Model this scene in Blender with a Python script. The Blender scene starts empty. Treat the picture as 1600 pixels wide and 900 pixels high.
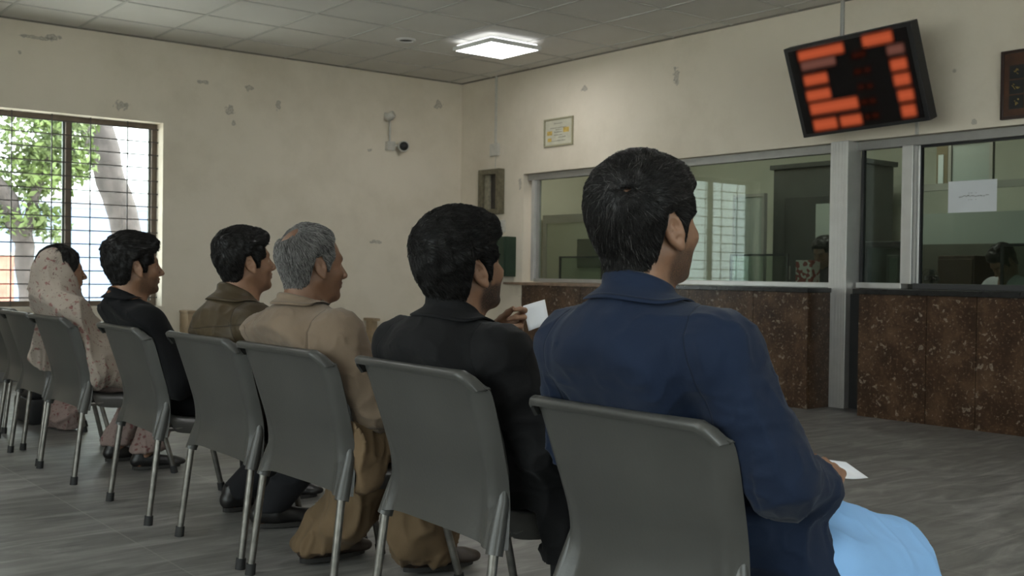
import bpy, bmesh, math, random
import numpy as np
from mathutils import Vector, Matrix, Euler

scene = bpy.context.scene
COL = scene.collection
random.seed(7)
RNG = np.random.default_rng(7)

# ------------------------------------------------------------------ camera
XR, YB, HC = 7.43, 10.317, 3.222          # counter wall, window wall, ceiling height
XW, YN = -3.2, -4.2                       # the two walls behind the camera
CAM = Vector((0.0, 0.0, 1.0253))
yaw, pitch, roll = math.radians(38.517), math.radians(-0.772), math.radians(0.765)
fw = Vector((math.sin(yaw) * math.cos(pitch), math.cos(yaw) * math.cos(pitch), math.sin(pitch)))
rt = Vector((math.cos(yaw), -math.sin(yaw), 0))
up = rt.cross(fw)
r2 = rt * math.cos(roll) + up * math.sin(roll)
u2 = -rt * math.sin(roll) + up * math.cos(roll)
cd = bpy.data.cameras.new('camera')
cam = bpy.data.objects.new('camera', cd)
COL.objects.link(cam)
cam.matrix_world = Matrix(((r2.x, u2.x, -fw.x, CAM.x), (r2.y, u2.y, -fw.y, CAM.y), (r2.z, u2.z, -fw.z, CAM.z), (0, 0, 0, 1)))
cd.sensor_width = 36.0
cd.lens = 36.0 * 1703.25 / 1600.0
cd.clip_start = 0.05
cd.dof.use_dof = True
cd.dof.focus_distance = 2.9
cd.dof.aperture_fstop = 9.0
scene.camera = cam

# ------------------------------------------------------------------ world, lamps, exposure
world = bpy.data.worlds.new('sky')
scene.world = world
world.use_nodes = True
wn = world.node_tree.nodes
bg = wn['Background']
bg.inputs[0].default_value = (0.93, 0.97, 1.0, 1)
bg.inputs[1].default_value = 5.0
scene.view_settings.view_transform = 'Standard'
scene.view_settings.look = 'None'
scene.view_settings.gamma = 1.0
scene.view_settings.use_curve_mapping = False
scene.view_settings.exposure = 0.55
cy = scene.cycles
cy.max_bounces = 10
cy.diffuse_bounces = 5
cy.glossy_bounces = 4
cy.transparent_max_bounces = 16
cy.sample_clamp_indirect = 4.0
cy.caustics_reflective = False
cy.caustics_refractive = False
try:
    cy.use_denoising = True
except Exception:
    pass

PANEL_EMIT = 11.5         # ceiling LED panel


def portal(name, loc, rot, sx, sy):
    l = bpy.data.lights.new(name, 'AREA')
    l.shape = 'RECTANGLE'
    l.size, l.size_y = sx, sy
    o = bpy.data.objects.new(name, l)
    COL.objects.link(o)
    o.location = loc
    o.rotation_euler = rot
    l.cycles.is_portal = True
    return o


# window portals (they only guide the sampling of the sky, they add no light)
WIN = [(2.20, 3.90, 0.665, 2.425)]
portal('window_portal', (3.05, YB + 0.27, 1.54), (math.radians(-90), 0, 0), 1.7, 1.76)
portal('window_portal', (1.2, YN - 0.27, 1.7), (math.radians(90), 0, 0), 6.0, 2.0)
portal('window_portal', (XW - 0.27, 2.0, 1.65), (math.radians(90), 0, math.radians(-90)), 6.4, 2.0)
# high sun travelling along the x axis: it lights the yards outside and grazes past every window
sun = bpy.data.lights.new('sun', 'SUN')
sun.energy = 9.0
sun.angle = math.radians(1.0)
sun.color = (1.0, 0.95, 0.86)
so = bpy.data.objects.new('sun', sun)
COL.objects.link(so)
so.rotation_euler = (0, math.radians(32), 0)

# ------------------------------------------------------------------ materials


def mat(name, col=(0.5, 0.5, 0.5), rough=0.6, metal=0.0, spec=0.5, noise=0.0, nscale=6.0, bump=0.0, bscale=40.0, sheen=0.0, coat=0.0):
    m = bpy.data.materials.new(name)
    m.use_nodes = True
    nt = m.node_tree
    b = nt.nodes['Principled BSDF']
    b.inputs['Base Color'].default_value = (*col, 1)
    b.inputs['Roughness'].default_value = rough
    b.inputs['Metallic'].default_value = metal
    b.inputs['Specular IOR Level'].default_value = spec
    if sheen:
        b.inputs['Sheen Weight'].default_value = sheen
        b.inputs['Sheen Roughness'].default_value = 0.5
    if coat:
        b.inputs['Coat Weight'].default_value = coat
        b.inputs['Coat Roughness'].default_value = 0.2
    tc = nt.nodes.new('ShaderNodeTexCoord')
    if noise:
        n = nt.nodes.new('ShaderNodeTexNoise')
        n.inputs['Scale'].default_value = nscale
        n.inputs['Detail'].default_value = 6
        nt.links.new(tc.outputs['Object'], n.inputs['Vector'])
        r = nt.nodes.new('ShaderNodeMapRange')
        r.inputs[1].default_value = 0.3
        r.inputs[2].default_value = 0.7
        r.inputs[3].default_value = 1 - noise
        r.inputs[4].default_value = 1 + noise
        nt.links.new(n.outputs['Fac'], r.inputs[0])
        mx = nt.nodes.new('ShaderNodeMix')
        mx.data_type = 'RGBA'
        mx.blend_type = 'MULTIPLY'
        mx.inputs[0].default_value = 1
        mx.inputs[6].default_value = (*col, 1)
        nt.links.new(r.outputs[0], mx.inputs[7])
        nt.links.new(mx.outputs[2], b.inputs['Base Color'])
    if bump:
        n2 = nt.nodes.new('ShaderNodeTexNoise')
        n2.inputs['Scale'].default_value = bscale
        n2.inputs['Detail'].default_value = 4
        nt.links.new(tc.outputs['Object'], n2.inputs['Vector'])
        bp = nt.nodes.new('ShaderNodeBump')
        bp.inputs['Strength'].default_value = bump
        bp.inputs['Distance'].default_value = 0.004
        nt.links.new(n2.outputs['Fac'], bp.inputs['Height'])
        nt.links.new(bp.outputs[0], b.inputs['Normal'])
    return m


def emit_mat(name, col, strength, attr=None):
    m = bpy.data.materials.new(name)
    m.use_nodes = True
    nt = m.node_tree
    nt.nodes.remove(nt.nodes['Principled BSDF'])
    out = nt.nodes['Material Output']
    e = nt.nodes.new('ShaderNodeEmission')
    e.inputs[0].default_value = (*col, 1)
    e.inputs[1].default_value = strength
    if attr:
        a = nt.nodes.new('ShaderNodeAttribute')
        a.attribute_name = attr
        t = nt.nodes.new('ShaderNodeBsdfTransparent')
        mx = nt.nodes.new('ShaderNodeMixShader')
        nt.links.new(a.outputs['Fac'], mx.inputs[0])
        nt.links.new(t.outputs[0], mx.inputs[1])
        nt.links.new(e.outputs[0], mx.inputs[2])
        nt.links.new(mx.outputs[0], out.inputs[0])
    else:
        nt.links.new(e.outputs[0], out.inputs[0])
    return m


def N(nt, typ, **kw):
    n = nt.nodes.new(typ)
    for k, v in kw.items():
        setattr(n, k, v)
    return n


def math_node(nt, op, a, b=None, c=None):
    n = nt.nodes.new('ShaderNodeMath')
    n.operation = op
    for i, v in enumerate((a, b, c)):
        if v is None:
            continue
        if isinstance(v, (int, float)):
            n.inputs[i].default_value = v
        else:
            nt.links.new(v, n.inputs[i])
    return n.outputs[0]


def mixc(nt, fac, a, b, blend='MIX'):
    n = nt.nodes.new('ShaderNodeMix')
    n.data_type = 'RGBA'
    n.blend_type = blend
    for i, v in ((0, fac), (6, a), (7, b)):
        if isinstance(v, (int, float)):
            n.inputs[i].default_value = v
        elif isinstance(v, tuple):
            n.inputs[i].default_value = (*v, 1)
        else:
            nt.links.new(v, n.inputs[i])
    return n.outputs[2]


def ramp(nt, fac, stops):
    n = nt.nodes.new('ShaderNodeValToRGB')
    e = n.color_ramp.elements
    while len(e) < len(stops):
        e.new(0.5)
    for i, (p, c) in enumerate(stops):
        e[i].position = p
        e[i].color = (*c, 1) if isinstance(c, tuple) else (c, c, c, 1)
    nt.links.new(fac, n.inputs[0])
    return n.outputs[0]


# ------------------------------------------------------------------ mesh helpers


def tag(o, label=None, cat=None, group=None, kind=None):
    if label:
        o['label'] = label
    if cat:
        o['category'] = cat
    if group:
        o['group'] = group
    if kind:
        o['kind'] = kind
    return o


def thing(name, label, cat, loc=(0, 0, 0), rotz=0.0, group=None):
    o = bpy.data.objects.new(name, None)
    o.empty_display_size = 0.1
    COL.objects.link(o)
    o.location = loc
    o.rotation_euler = (0, 0, rotz)
    return tag(o, label, cat, group)


def link_mesh(name, me, m, parent=None, smooth=False):
    if isinstance(m, (list, tuple)):
        for x in m:
            me.materials.append(x)
    else:
        me.materials.append(m)
    if smooth:
        me.polygons.foreach_set('use_smooth', [True] * len(me.polygons))
    o = bpy.data.objects.new(name, me)
    COL.objects.link(o)
    if parent is not None:
        o.parent = parent
    return o


def from_np(name, V, F, m, parent=None, smooth=True, attrs=None):
    """V (n,3) floats, F (m,4) or (m,3) ints -> one mesh object"""
    me = bpy.data.meshes.new(name)
    V = np.asarray(V, np.float32)
    F = np.asarray(F, np.int32)
    k = F.shape[1]
    me.vertices.add(len(V))
    me.vertices.foreach_set('co', V.ravel())
    me.loops.add(F.size)
    me.loops.foreach_set('vertex_index', F.ravel())
    me.polygons.add(len(F))
    me.polygons.foreach_set('loop_start', np.arange(0, F.size, k, dtype=np.int32))
    me.update(calc_edges=True)
    if attrs:
        for an, av in attrs.items():
            a = me.attributes.new(an, 'FLOAT', 'POINT')
            a.data.foreach_set('value', np.asarray(av, np.float32))
    return link_mesh(name, me, m, parent, smooth)


class MB:
    """collects shapes and links them as ONE mesh object"""

    def __init__(s):
        s.bm = bmesh.new()

    def box(s, x0, y0, z0, x1, y1, z1, bev=0.0, M=None):
        r = bmesh.ops.create_cube(s.bm, size=1)
        vs = r['verts']
        for v in vs:
            v.co = Vector((x0 + (v.co.x + .5) * (x1 - x0), y0 + (v.co.y + .5) * (y1 - y0), z0 + (v.co.z + .5) * (z1 - z0)))
        if bev:
            es = list({e for v in vs for e in v.link_edges})
            rb = bmesh.ops.bevel(s.bm, geom=es, offset=bev, segments=2, affect='EDGES', profile=0.6)
            vs = list({v for f in rb['faces'] for v in f.verts} | {v for v in vs if v.is_valid})
        if M is not None:
            for v in vs:
                v.co = M @ v.co
        return vs

    def tube(s, pts, rad, seg=10, cap=True):
        pts = [Vector(p) for p in pts]
        rads = rad if isinstance(rad, (list, tuple)) else [rad] * len(pts)
        rings = []
        n = len(pts)
        ref = None
        for i, p in enumerate(pts):
            d = (pts[min(i + 1, n - 1)] - pts[max(i - 1, 0)]).normalized()
            if ref is None:
                ref = Vector((0, 0, 1)) if abs(d.z) < 0.9 else Vector((1, 0, 0))
            a = (ref - d * ref.dot(d)).normalized()
            ref = a
            b = d.cross(a)
            rings.append([s.bm.verts.new(p + (a * math.cos(2 * math.pi * k / seg) + b * math.sin(2 * math.pi * k / seg)) * rads[i]) for k in range(seg)])
        for i in range(n - 1):
            for k in range(seg):
                s.bm.faces.new((rings[i][k], rings[i][(k + 1) % seg], rings[i + 1][(k + 1) % seg], rings[i + 1][k]))
        if cap:
            s.bm.faces.new(list(reversed(rings[0])))
            s.bm.faces.new(rings[-1])

    def lathe(s, prof, seg=24, M=None):
        """prof: list of (r, z)"""
        rings = []
        for r, z in prof:
            rings.append([s.bm.verts.new((r * math.cos(2 * math.pi * k / seg), r * math.sin(2 * math.pi * k / seg), z)) for k in range(seg)])
        for i in range(len(prof) - 1):
            for k in range(seg):
                s.bm.faces.new((rings[i][k], rings[i][(k + 1) % seg], rings[i + 1][(k + 1) % seg], rings[i + 1][k]))
        s.bm.faces.new(list(reversed(rings[0])))
        s.bm.faces.new(rings[-1])
        if M is not None:
            for rg in rings:
                for v in rg:
                    v.co = M @ v.co

    def prism(s, poly, y0, y1, M=None):
        """poly in x-z, extruded along y"""
        a = [s.bm.verts.new((x, y0, z)) for x, z in poly]
        b = [s.bm.verts.new((x, y1, z)) for x, z in poly]
        n = len(poly)
        for i in range(n):
            s.bm.faces.new((a[i], a[(i + 1) % n], b[(i + 1) % n], b[i]))
        s.bm.faces.new(list(reversed(a)))
        s.bm.faces.new(b)
        if M is not None:
            for v in a + b:
                v.co = M @ v.co

    def build(s, name, m, parent=None, smooth=False):
        bmesh.ops.recalc_face_normals(s.bm, faces=s.bm.faces[:])
        me = bpy.data.meshes.new(name)
        s.bm.to_mesh(me)
        s.bm.free()
        o = link_mesh(name, me, m, parent, False)
        if smooth:
            me.polygons.foreach_set('use_smooth', [True] * len(me.polygons))
            try:
                me.set_sharp_from_angle(angle=math.radians(40))
            except Exception:
                pass
        return o


def bx(name, m, parent, *a, bev=0.0, smooth=False):
    b = MB()
    b.box(*a, bev=bev)
    return b.build(name, m, parent, smooth)


def copy_tree(o, parent=None):
    c = o.copy()
    COL.objects.link(c)
    if parent is not None:
        c.parent = parent
    for ch in list(o.children):
        copy_tree(ch, c)
    return c

# ================================================================== SETTING
PAINT = (0.705, 0.632, 0.525)


def wall_mat(name, spots=(), axis='X'):
    """cream wall paint with blotches, scuffs and chipped patches; spots: (u, z, ru, rz) in metres"""
    m = bpy.data.materials.new(name)
    m.use_nodes = True
    nt = m.node_tree
    b = nt.nodes['Principled BSDF']
    b.inputs['Roughness'].default_value = 0.75
    b.inputs['Specular IOR Level'].default_value = 0.25
    tc = N(nt, 'ShaderNodeTexCoord')
    sp = N(nt, 'ShaderNodeSeparateXYZ')
    nt.links.new(tc.outputs['Object'], sp.inputs[0])
    u = sp.outputs[axis]
    z = sp.outputs['Z']
    n1 = N(nt, 'ShaderNodeTexNoise')
    n1.inputs['Scale'].default_value = 0.9
    n1.inputs['Detail'].default_value = 7
    n1.inputs['Roughness'].default_value = 0.65
    nt.links.new(tc.outputs['Object'], n1.inputs['Vector'])
    base = ramp(nt, n1.outputs['Fac'], [(0.3, (PAINT[0] * .85, PAINT[1] * .84, PAINT[2] * .81)), (0.55, PAINT), (0.75, (PAINT[0] * 1.04, PAINT[1] * 1.04, PAINT[2] * 1.05))])
    n2 = N(nt, 'ShaderNodeTexNoise')
    n2.inputs['Scale'].default_value = 26
    n2.inputs['Detail'].default_value = 5
    nt.links.new(tc.outputs['Object'], n2.inputs['Vector'])
    # small scattered nail holes and scuffs
    v = N(nt, 'ShaderNodeTexVoronoi')
    v.inputs['Scale'].default_value = 1.7
    nt.links.new(tc.outputs['Object'], v.inputs['Vector'])
    dots = ramp(nt, v.outputs['Distance'], [(0.0, 1.0), (0.02, 1.0), (0.035, 0.0)])
    base = mixc(nt, math_node(nt, 'MULTIPLY', dots, 0.45), base, (0.16, 0.14, 0.12))
    for (su, sz, ru, rz) in spots:
        du = math_node(nt, 'DIVIDE', math_node(nt, 'SUBTRACT', u, su), ru)
        dz = math_node(nt, 'DIVIDE', math_node(nt, 'SUBTRACT', z, sz), rz)
        d = math_node(nt, 'SQRT', math_node(nt, 'ADD', math_node(nt, 'MULTIPLY', du, du), math_node(nt, 'MULTIPLY', dz, dz)))
        d = math_node(nt, 'ADD', d, math_node(nt, 'MULTIPLY', math_node(nt, 'SUBTRACT', n2.outputs['Fac'], 0.5), 2.4))
        ring = ramp(nt, d, [(0.0, 0.55), (0.4, 0.3), (0.6, 0.7), (0.8, 0.45), (1.0, 0.0)])
        base = mixc(nt, ring, base, (0.22, 0.2, 0.18))
    nt.links.new(base, b.inputs['Base Color'])
    bp = N(nt, 'ShaderNodeBump')
    bp.inputs['Strength'].default_value = 0.12
    bp.inputs['Distance'].default_value = 0.01
    nt.links.new(n2.outputs['Fac'], bp.inputs['Height'])
    nt.links.new(bp.outputs[0], b.inputs['Normal'])
    return m


M_wall_l = wall_mat('cream_paint_window_wall', [(2.74, 3.075, 0.16, 0.018), (2.88, 3.10, 0.07, 0.03), (3.5, 2.55, 0.07, 0.045), (4.58, 2.62, 0.055, 0.045), (4.3, 2.867, 0.06, 0.02), (5.104, 2.72, 0.03, 0.05), (4.78, 2.86, 0.05, 0.03), (7.1, 2.946, 0.06, 0.05), (6.2, 2.35, 0.03, 0.02), (4.62, 2.49, 0.02, 0.03), (2.6, 2.93, 0.02, 0.02), (6.3, 1.35, .1, .02)], 'X')
M_wall_r = wall_mat('cream_paint_counter_wall', [(6.95, 2.86, 0.04, 0.08), (9.22, 2.0, 0.03, 0.06), (4.06, 2.15, 0.02, 0.02), (8.2, 2.9, 0.05, 0.03), (9.1, 0.75, 0.1, 0.06)], 'Y')
M_wall_p = wall_mat('cream_paint', [], 'X')

# floor: grey streaked stone tiles


def floor_mat():
    m = bpy.data.materials.new('grey_stone_floor_tile')
    m.use_nodes = True
    nt = m.node_tree
    b = nt.nodes['Principled BSDF']
    tc = N(nt, 'ShaderNodeTexCoord')
    mp = N(nt, 'ShaderNodeMapping')
    nt.links.new(tc.outputs['Object'], mp.inputs[0])
    br = N(nt, 'ShaderNodeTexBrick')
    br.offset = 0.0
    br.inputs['Scale'].default_value = 1.0
    br.inputs['Mortar Size'].default_value = 0.0035
    br.inputs['Mortar Smooth'].default_value = 0.2
    br.inputs['Brick Width'].default_value = 0.72
    br.inputs['Row Height'].default_value = 0.72
    br.inputs['Color1'].default_value = (0.0, 0.0, 0.0, 1)
    br.inputs['Color2'].default_value = (1.0, 1.0, 1.0, 1)
    br.inputs['Mortar'].default_value = (0.5, 0.5, 0.5, 1)
    nt.links.new(mp.outputs[0], br.inputs['Vector'])
    # streaks that change direction from tile to tile
    wmp = N(nt, 'ShaderNodeMapping')
    wmp.inputs['Scale'].default_value = (1.6, 7.0, 1)
    wmp.inputs['Rotation'].default_value = (0, 0, 0.5)
    nt.links.new(tc.outputs['Object'], wmp.inputs[0])
    n1 = N(nt, 'ShaderNodeTexNoise')
    n1.inputs['Scale'].default_value = 1.3
    n1.inputs['Detail'].default_value = 9
    n1.inputs['Roughness'].default_value = 0.62
    n1.inputs['Distortion'].default_value = 1.2
    nt.links.new(wmp.outputs[0], n1.inputs['Vector'])
    c = ramp(nt, n1.outputs['Fac'], [(0.28, (0.10, 0.098, 0.094)), (0.5, (0.18, 0.176, 0.167)), (0.7, (0.30, 0.292, 0.278))])
    tone = mixc(nt, br.outputs['Color'], (0.86, 0.86, 0.86), (1.1, 1.1, 1.1))
    c = mixc(nt, 1.0, c, tone, 'MULTIPLY')
    c = mixc(nt, math_node(nt, 'MULTIPLY', br.outputs['Fac'], 0.55), c, (0.30, 0.29, 0.27))
    nt.links.new(c, b.inputs['Base Color'])
    n3 = N(nt, 'ShaderNodeTexNoise')
    n3.inputs['Scale'].default_value = 5
    n3.inputs['Detail'].default_value = 5
    nt.links.new(tc.outputs['Object'], n3.inputs['Vector'])
    rr = N(nt, 'ShaderNodeMapRange')
    rr.inputs[3].default_value = 0.34
    rr.inputs[4].default_value = 0.55
    nt.links.new(n3.outputs['Fac'], rr.inputs[0])
    nt.links.new(rr.outputs[0], b.inputs['Roughness'])
    bp = N(nt, 'ShaderNodeBump')
    bp.inputs['Strength'].default_value = 0.06
    bp.inputs['Distance'].default_value = 0.01
    nt.links.new(n1.outputs['Fac'], bp.inputs['Height'])
    nt.links.new(bp.outputs[0], b.inputs['Normal'])
    return m


def ceiling_mat():
    m = bpy.data.materials.new('grey_ceiling_tile')
    m.use_nodes = True
    nt = m.node_tree
    b = nt.nodes['Principled BSDF']
    b.inputs['Roughness'].default_value = 0.8
    tc = N(nt, 'ShaderNodeTexCoord')
    n1 = N(nt, 'ShaderNodeTexNoise')
    n1.inputs['Scale'].default_value = 1.2
    n1.inputs['Detail'].default_value = 6
    nt.links.new(tc.outputs['Object'], n1.inputs['Vector'])
    c = ramp(nt, n1.outputs['Fac'], [(0.3, (0.62, 0.60, 0.56)), (0.7, (0.70, 0.68, 0.64))])
    nt.links.new(c, b.inputs['Base Color'])
    return m


M_floor = floor_mat()
M_ceil = ceiling_mat()
M_tbar = mat('ceiling_grid_bar', (0.50, 0.49, 0.46), 0.5)
M_alu = mat('brushed_aluminium', (0.62, 0.61, 0.59), 0.38, 0.55, noise=0.06, nscale=8)
M_alud = mat('dull_aluminium', (0.36, 0.35, 0.33), 0.45, 0.5, noise=0.06, nscale=8)
M_black = mat('black_metal', (0.012, 0.012, 0.013), 0.4)
M_brownframe = mat('brown_window_frame', (0.13, 0.095, 0.068), 0.5, noise=0.2, nscale=14)
M_bar = mat('dark_grille_bar', (0.07, 0.06, 0.055), 0.5, 0.3)
M_darkvoid = mat('dark_recess', (0.02, 0.02, 0.02), 0.7)


def glass_mat(name, tint, strength=1.0):
    m = bpy.data.materials.new(name)
    m.use_nodes = True
    nt = m.node_tree
    nt.nodes.remove(nt.nodes['Principled BSDF'])
    out = nt.nodes['Material Output']
    t = N(nt, 'ShaderNodeBsdfTransparent')
    t.inputs[0].default_value = (*tint, 1)
    g = N(nt, 'ShaderNodeBsdfGlossy')
    g.inputs['Roughness'].default_value = 0.0
    g.inputs[0].default_value = (0.9, 0.95, 0.93, 1)
    fr = N(nt, 'ShaderNodeFresnel')
    ge = N(nt, 'ShaderNodeNewGeometry')
    # same air-to-glass reflectance on both faces of the thin pane
    nt.links.new(math_node(nt, 'SUBTRACT', 1.52, math_node(nt, 'MULTIPLY', ge.outputs['Backfacing'], 1.52 - 1 / 1.52)), fr.inputs[0])
    fac = math_node(nt, 'MULTIPLY', fr.outputs[0], strength)
    mx = N(nt, 'ShaderNodeMixShader')
    nt.links.new(fac, mx.inputs[0])
    nt.links.new(t.outputs[0], mx.inputs[1])
    nt.links.new(g.outputs[0], mx.inputs[2])
    nt.links.new(mx.outputs[0], out.inputs[0])
    return m


M_glass = glass_mat('window_glass', (0.93, 0.97, 0.95))
M_glass_c = glass_mat('counter_glass', (0.74, 0.80, 0.76), 0.6)

BX = XR + 2.9      # back wall of the staff office


def structure(o):
    o['kind'] = 'structure'
    return o


structure(bx('floor', M_floor, None, XW - .3, YN - .3, -0.12, BX + .3, YB + .3, 0.0))
structure(bx('ceiling', M_ceil, None, XW - .3, YN - .3, HC, BX + .3, YB + .3, HC + 0.1))
# suspended ceiling grid: one set of bars
g = MB()
S = 0.69
k = 0
x = 7.24
while x > XW:
    g.box(x - .011, YN, HC - .006, x + .011, YB, HC + .01)
    x -= S
y = 8.36 + 2 * S
while y > YN:
    g.box(XW, y - .011, HC - .0065, XR, y + .011, HC + .009)
    y -= S
structure(g.build('trim_1', M_tbar))
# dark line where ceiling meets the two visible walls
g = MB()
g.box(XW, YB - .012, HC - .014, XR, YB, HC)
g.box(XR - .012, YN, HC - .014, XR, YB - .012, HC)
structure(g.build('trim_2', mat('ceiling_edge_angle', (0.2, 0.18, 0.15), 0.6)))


def holed_wall(name, m, axis, pos0, pos1, u0, u1, holes, zt=HC):
    """wall slab with rectangular holes (u0,u1,z0,z1), holes in order along u"""
    b = MB()

    def add(a0, a1, z0, z1):
        if a1 - a0 < 1e-4 or z1 - z0 < 1e-4:
            return
        if axis == 'X':
            b.box(a0, pos0, z0, a1, pos1, z1)
        else:
            b.box(pos0, a0, z0, pos1, a1, z1)
    c = u0
    for (h0, h1, z0, z1) in holes:
        add(c, h0, 0, zt)
        add(h0, h1, 0, z0)
        add(h0, h1, z1, zt)
        c = h1
    add(c, u1, 0, zt)
    return structure(b.build(name, m))


W1 = (2.20, 3.90, 0.665, 2.425)
W2 = (-1.9, 0.7, 0.665, 2.425)
W3 = (-1.8, 4.2, 0.7, 2.7)
W4 = (-1.2, 5.2, 0.7, 2.7)
holed_wall('wall_left', M_wall_l, 'X', YB, YB + .26, XW - .3, XR, [W1])
holed_wall('wall_near', M_wall_p, 'X', YN - .26, YN, XW - .3, BX, [W3])
holed_wall('wall_rear', M_wall_p, 'Y', XW - .26, XW, YN, YB, [W4])
OPZ0, OPZ1 = 0.90, 2.10
holed_wall('wall_right', M_wall_r, 'Y', XR, XR + .22, YN, YB + .26, [(1.2, 5.03, 0.90, OPZ1), (5.03, 5.21, 0.0, OPZ1), (5.21, 9.16, 0.90, OPZ1)])
holed_wall('wall_office', mat('pale_green_office_paint', (0.50, 0.51, 0.43), 0.7, noise=0.08, nscale=1.5), 'Y', BX, BX + .2, YN, YB + .26, [])
structure(bx('wall_office_side', M_wall_p, None, XR + .22, YB, 0, BX, YB + .26, HC))
structure(bx('baseboard_left', mat('grey_skirting_tile', (0.15, 0.145, 0.14), 0.5, noise=.1), None, XW, YB - .012, 0, XR, YB, 0.11))


def window(name, wall_y, side, hole, mull, label=None):
    """steel window with mullions, glass panes and an inner grille of thin bars"""
    x0, x1, z0, z1 = hole
    t = bpy.data.objects.new(name, None)
    COL.objects.link(t)
    t.location = ((x0 + x1) / 2, wall_y, z0)
    t['kind'] = 'structure'
    ox, oy, oz = t.location
    ya, yb = (wall_y + .16, wall_y + .22) if side > 0 else (wall_y - .22, wall_y - .16)
    fw_ = 0.05
    f = MB()

    def b(a0, a1, c0, c1, y0=ya, y1=yb):
        f.box(a0 - ox, y0 - oy, c0 - oz, a1 - ox, y1 - oy, c1 - oz, bev=.004)
    b(x0, x1, z0, z0 + fw_)
    b(x0, x1, z1 - fw_, z1)
    b(x0, x0 + fw_, z0 + fw_, z1 - fw_)
    b(x1 - fw_, x1, z0 + fw_, z1 - fw_)
    for mx in mull:
        b(mx - .024, mx + .024, z0 + fw_, z1 - fw_)
    f.build('window_frame', M_brownframe, t)
    edges = [x0 + fw_] + [v for mx in mull for v in (mx - .024, mx + .024)] + [x1 - fw_]
    ym = (ya + yb) / 2
    for i in range(0, len(edges), 2):
        a0, a1 = edges[i], edges[i + 1]
        bx('window_pane', M_glass, t, a0 - ox, ym - .003 - oy, z0 + fw_ - oz, a1 - ox, ym + .003 - oy, z1 - fw_ - oz)
        # slim sash round each pane
        s = MB()
        for (p0, p1, q0, q1) in ((a0, a0 + .018, z0 + fw_, z1 - fw_), (a1 - .018, a1, z0 + fw_, z1 - fw_)):
            s.box(p0 - ox, ym + .004 - oy, q0 - oz, p1 - ox, ym + .03 - oy, q1 - oz)
        s.build('sash', mat('green_grey_sash', (0.1, 0.11, 0.1), 0.5), t)
    gr = MB()
    yg = (wall_y + .13) if side > 0 else (wall_y - .13)
    z = z0 + .08
    while z < z1 - .04:
        gr.box(x0 - ox, yg - .005 - oy, z - .0055 - oz, x1 - ox, yg + .005 - oy, z + .0055 - oz)
        z += 0.125
    x = x0 + .02
    while x < x1:
        gr.box(x - .005 - ox, yg - .015 - oy, z0 - oz, x + .005 - ox, yg - .005 - oy, z1 - oz)
        x += 0.345
    gr.build('grille', M_bar, t)
    return t


window('window_1', YB, 1, W1, [3.068])
window('added_window_2', YN, -1, W3, [-.5, 0.8, 2.1])  # unseen window behind the camera, added to let in more daylight
w4 = window('added_window_3', 0.0, 1, W4, [.4, 2.0, 3.6])  # another added window out of view, for brighter walls and ceiling
w4.location = (XW, (W4[0] + W4[1]) / 2, W4[2])
w4.rotation_euler = (0, 0, math.pi / 2)
structure(bx('trim_3', M_wall_p, None, W1[0] - .02, YB - .02, 0.632, W1[1] + .02, YB + .1, 0.665))

# ------------------------------------------------------------------ glazed counter screen
SX = XR + 0.10          # plane of the screen
M_tile = None


def granite():
    m = bpy.data.materials.new('brown_fossil_stone')
    m.use_nodes = True
    nt = m.node_tree
    b = nt.nodes['Principled BSDF']
    b.inputs['Roughness'].default_value = 0.32
    b.inputs['Specular IOR Level'].default_value = 0.3
    tc = N(nt, 'ShaderNodeTexCoord')
    n1 = N(nt, 'ShaderNodeTexNoise')
    n1.inputs['Scale'].default_value = 4.5
    n1.inputs['Detail'].default_value = 10
    n1.inputs['Roughness'].default_value = 0.7
    nt.links.new(tc.outputs['Object'], n1.inputs['Vector'])
    c = ramp(nt, n1.outputs['Fac'], [(0.28, (0.022, 0.011, 0.006)), (0.5, (0.062, 0.033, 0.018)), (0.72, (0.135, 0.08, 0.045))])
    n2 = N(nt, 'ShaderNodeTexNoise')
    n2.inputs['Scale'].default_value = 55
    n2.inputs['Detail'].default_value = 4
    nt.links.new(tc.outputs['Object'], n2.inputs['Vector'])
    f2 = ramp(nt, n2.outputs['Fac'], [(0.58, 0.0), (0.7, 1.0)])
    c = mixc(nt, math_node(nt, 'MULTIPLY', f2, 0.5), c, (0.28, 0.19, 0.12))
    n4 = N(nt, 'ShaderNodeTexNoise')
    n4.inputs['Scale'].default_value = 18
    n4.inputs['Detail'].default_value = 3
    nt.links.new(tc.outputs['Object'], n4.inputs['Vector'])
    wv = N(nt, 'ShaderNodeVectorMath', operation='ADD')
    sc_ = N(nt, 'ShaderNodeVectorMath', operation='SCALE')
    nt.links.new(n4.outputs['Color'], sc_.inputs[0])
    sc_.inputs['Scale'].default_value = 0.11
    nt.links.new(tc.outputs['Object'], wv.inputs[0])
    nt.links.new(sc_.outputs[0], wv.inputs[1])
    for scale, lim, amt in ((6.5, 0.11, 0.6), (15.0, 0.17, 0.55), (34.0, 0.2, 0.5)):
        v = N(nt, 'ShaderNodeTexVoronoi')
        v.inputs['Scale'].default_value = scale
        nt.links.new(wv.outputs[0], v.inputs['Vector'])
        ring = ramp(nt, v.outputs['Distance'], [(0.0, 0.25), (lim * .5, 0.3), (lim * .8, 1.0), (lim, 0.9), (lim * 1.3, 0.0)])
        pick = ramp(nt, N_sep(nt, v.outputs['Color']), [(0.66, 0.0), (0.72, 1.0)])
        c = mixc(nt, math_node(nt, 'MULTIPLY', math_node(nt, 'MULTIPLY', ring, pick), amt), c, (0.42, 0.36, 0.28))
    nt.links.new(c, b.inputs['Base Color'])
    return m


def N_sep(nt, col):
    s = N(nt, 'ShaderNodeSeparateColor')
    nt.links.new(col, s.inputs[0])
    return s.outputs[0]


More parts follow.
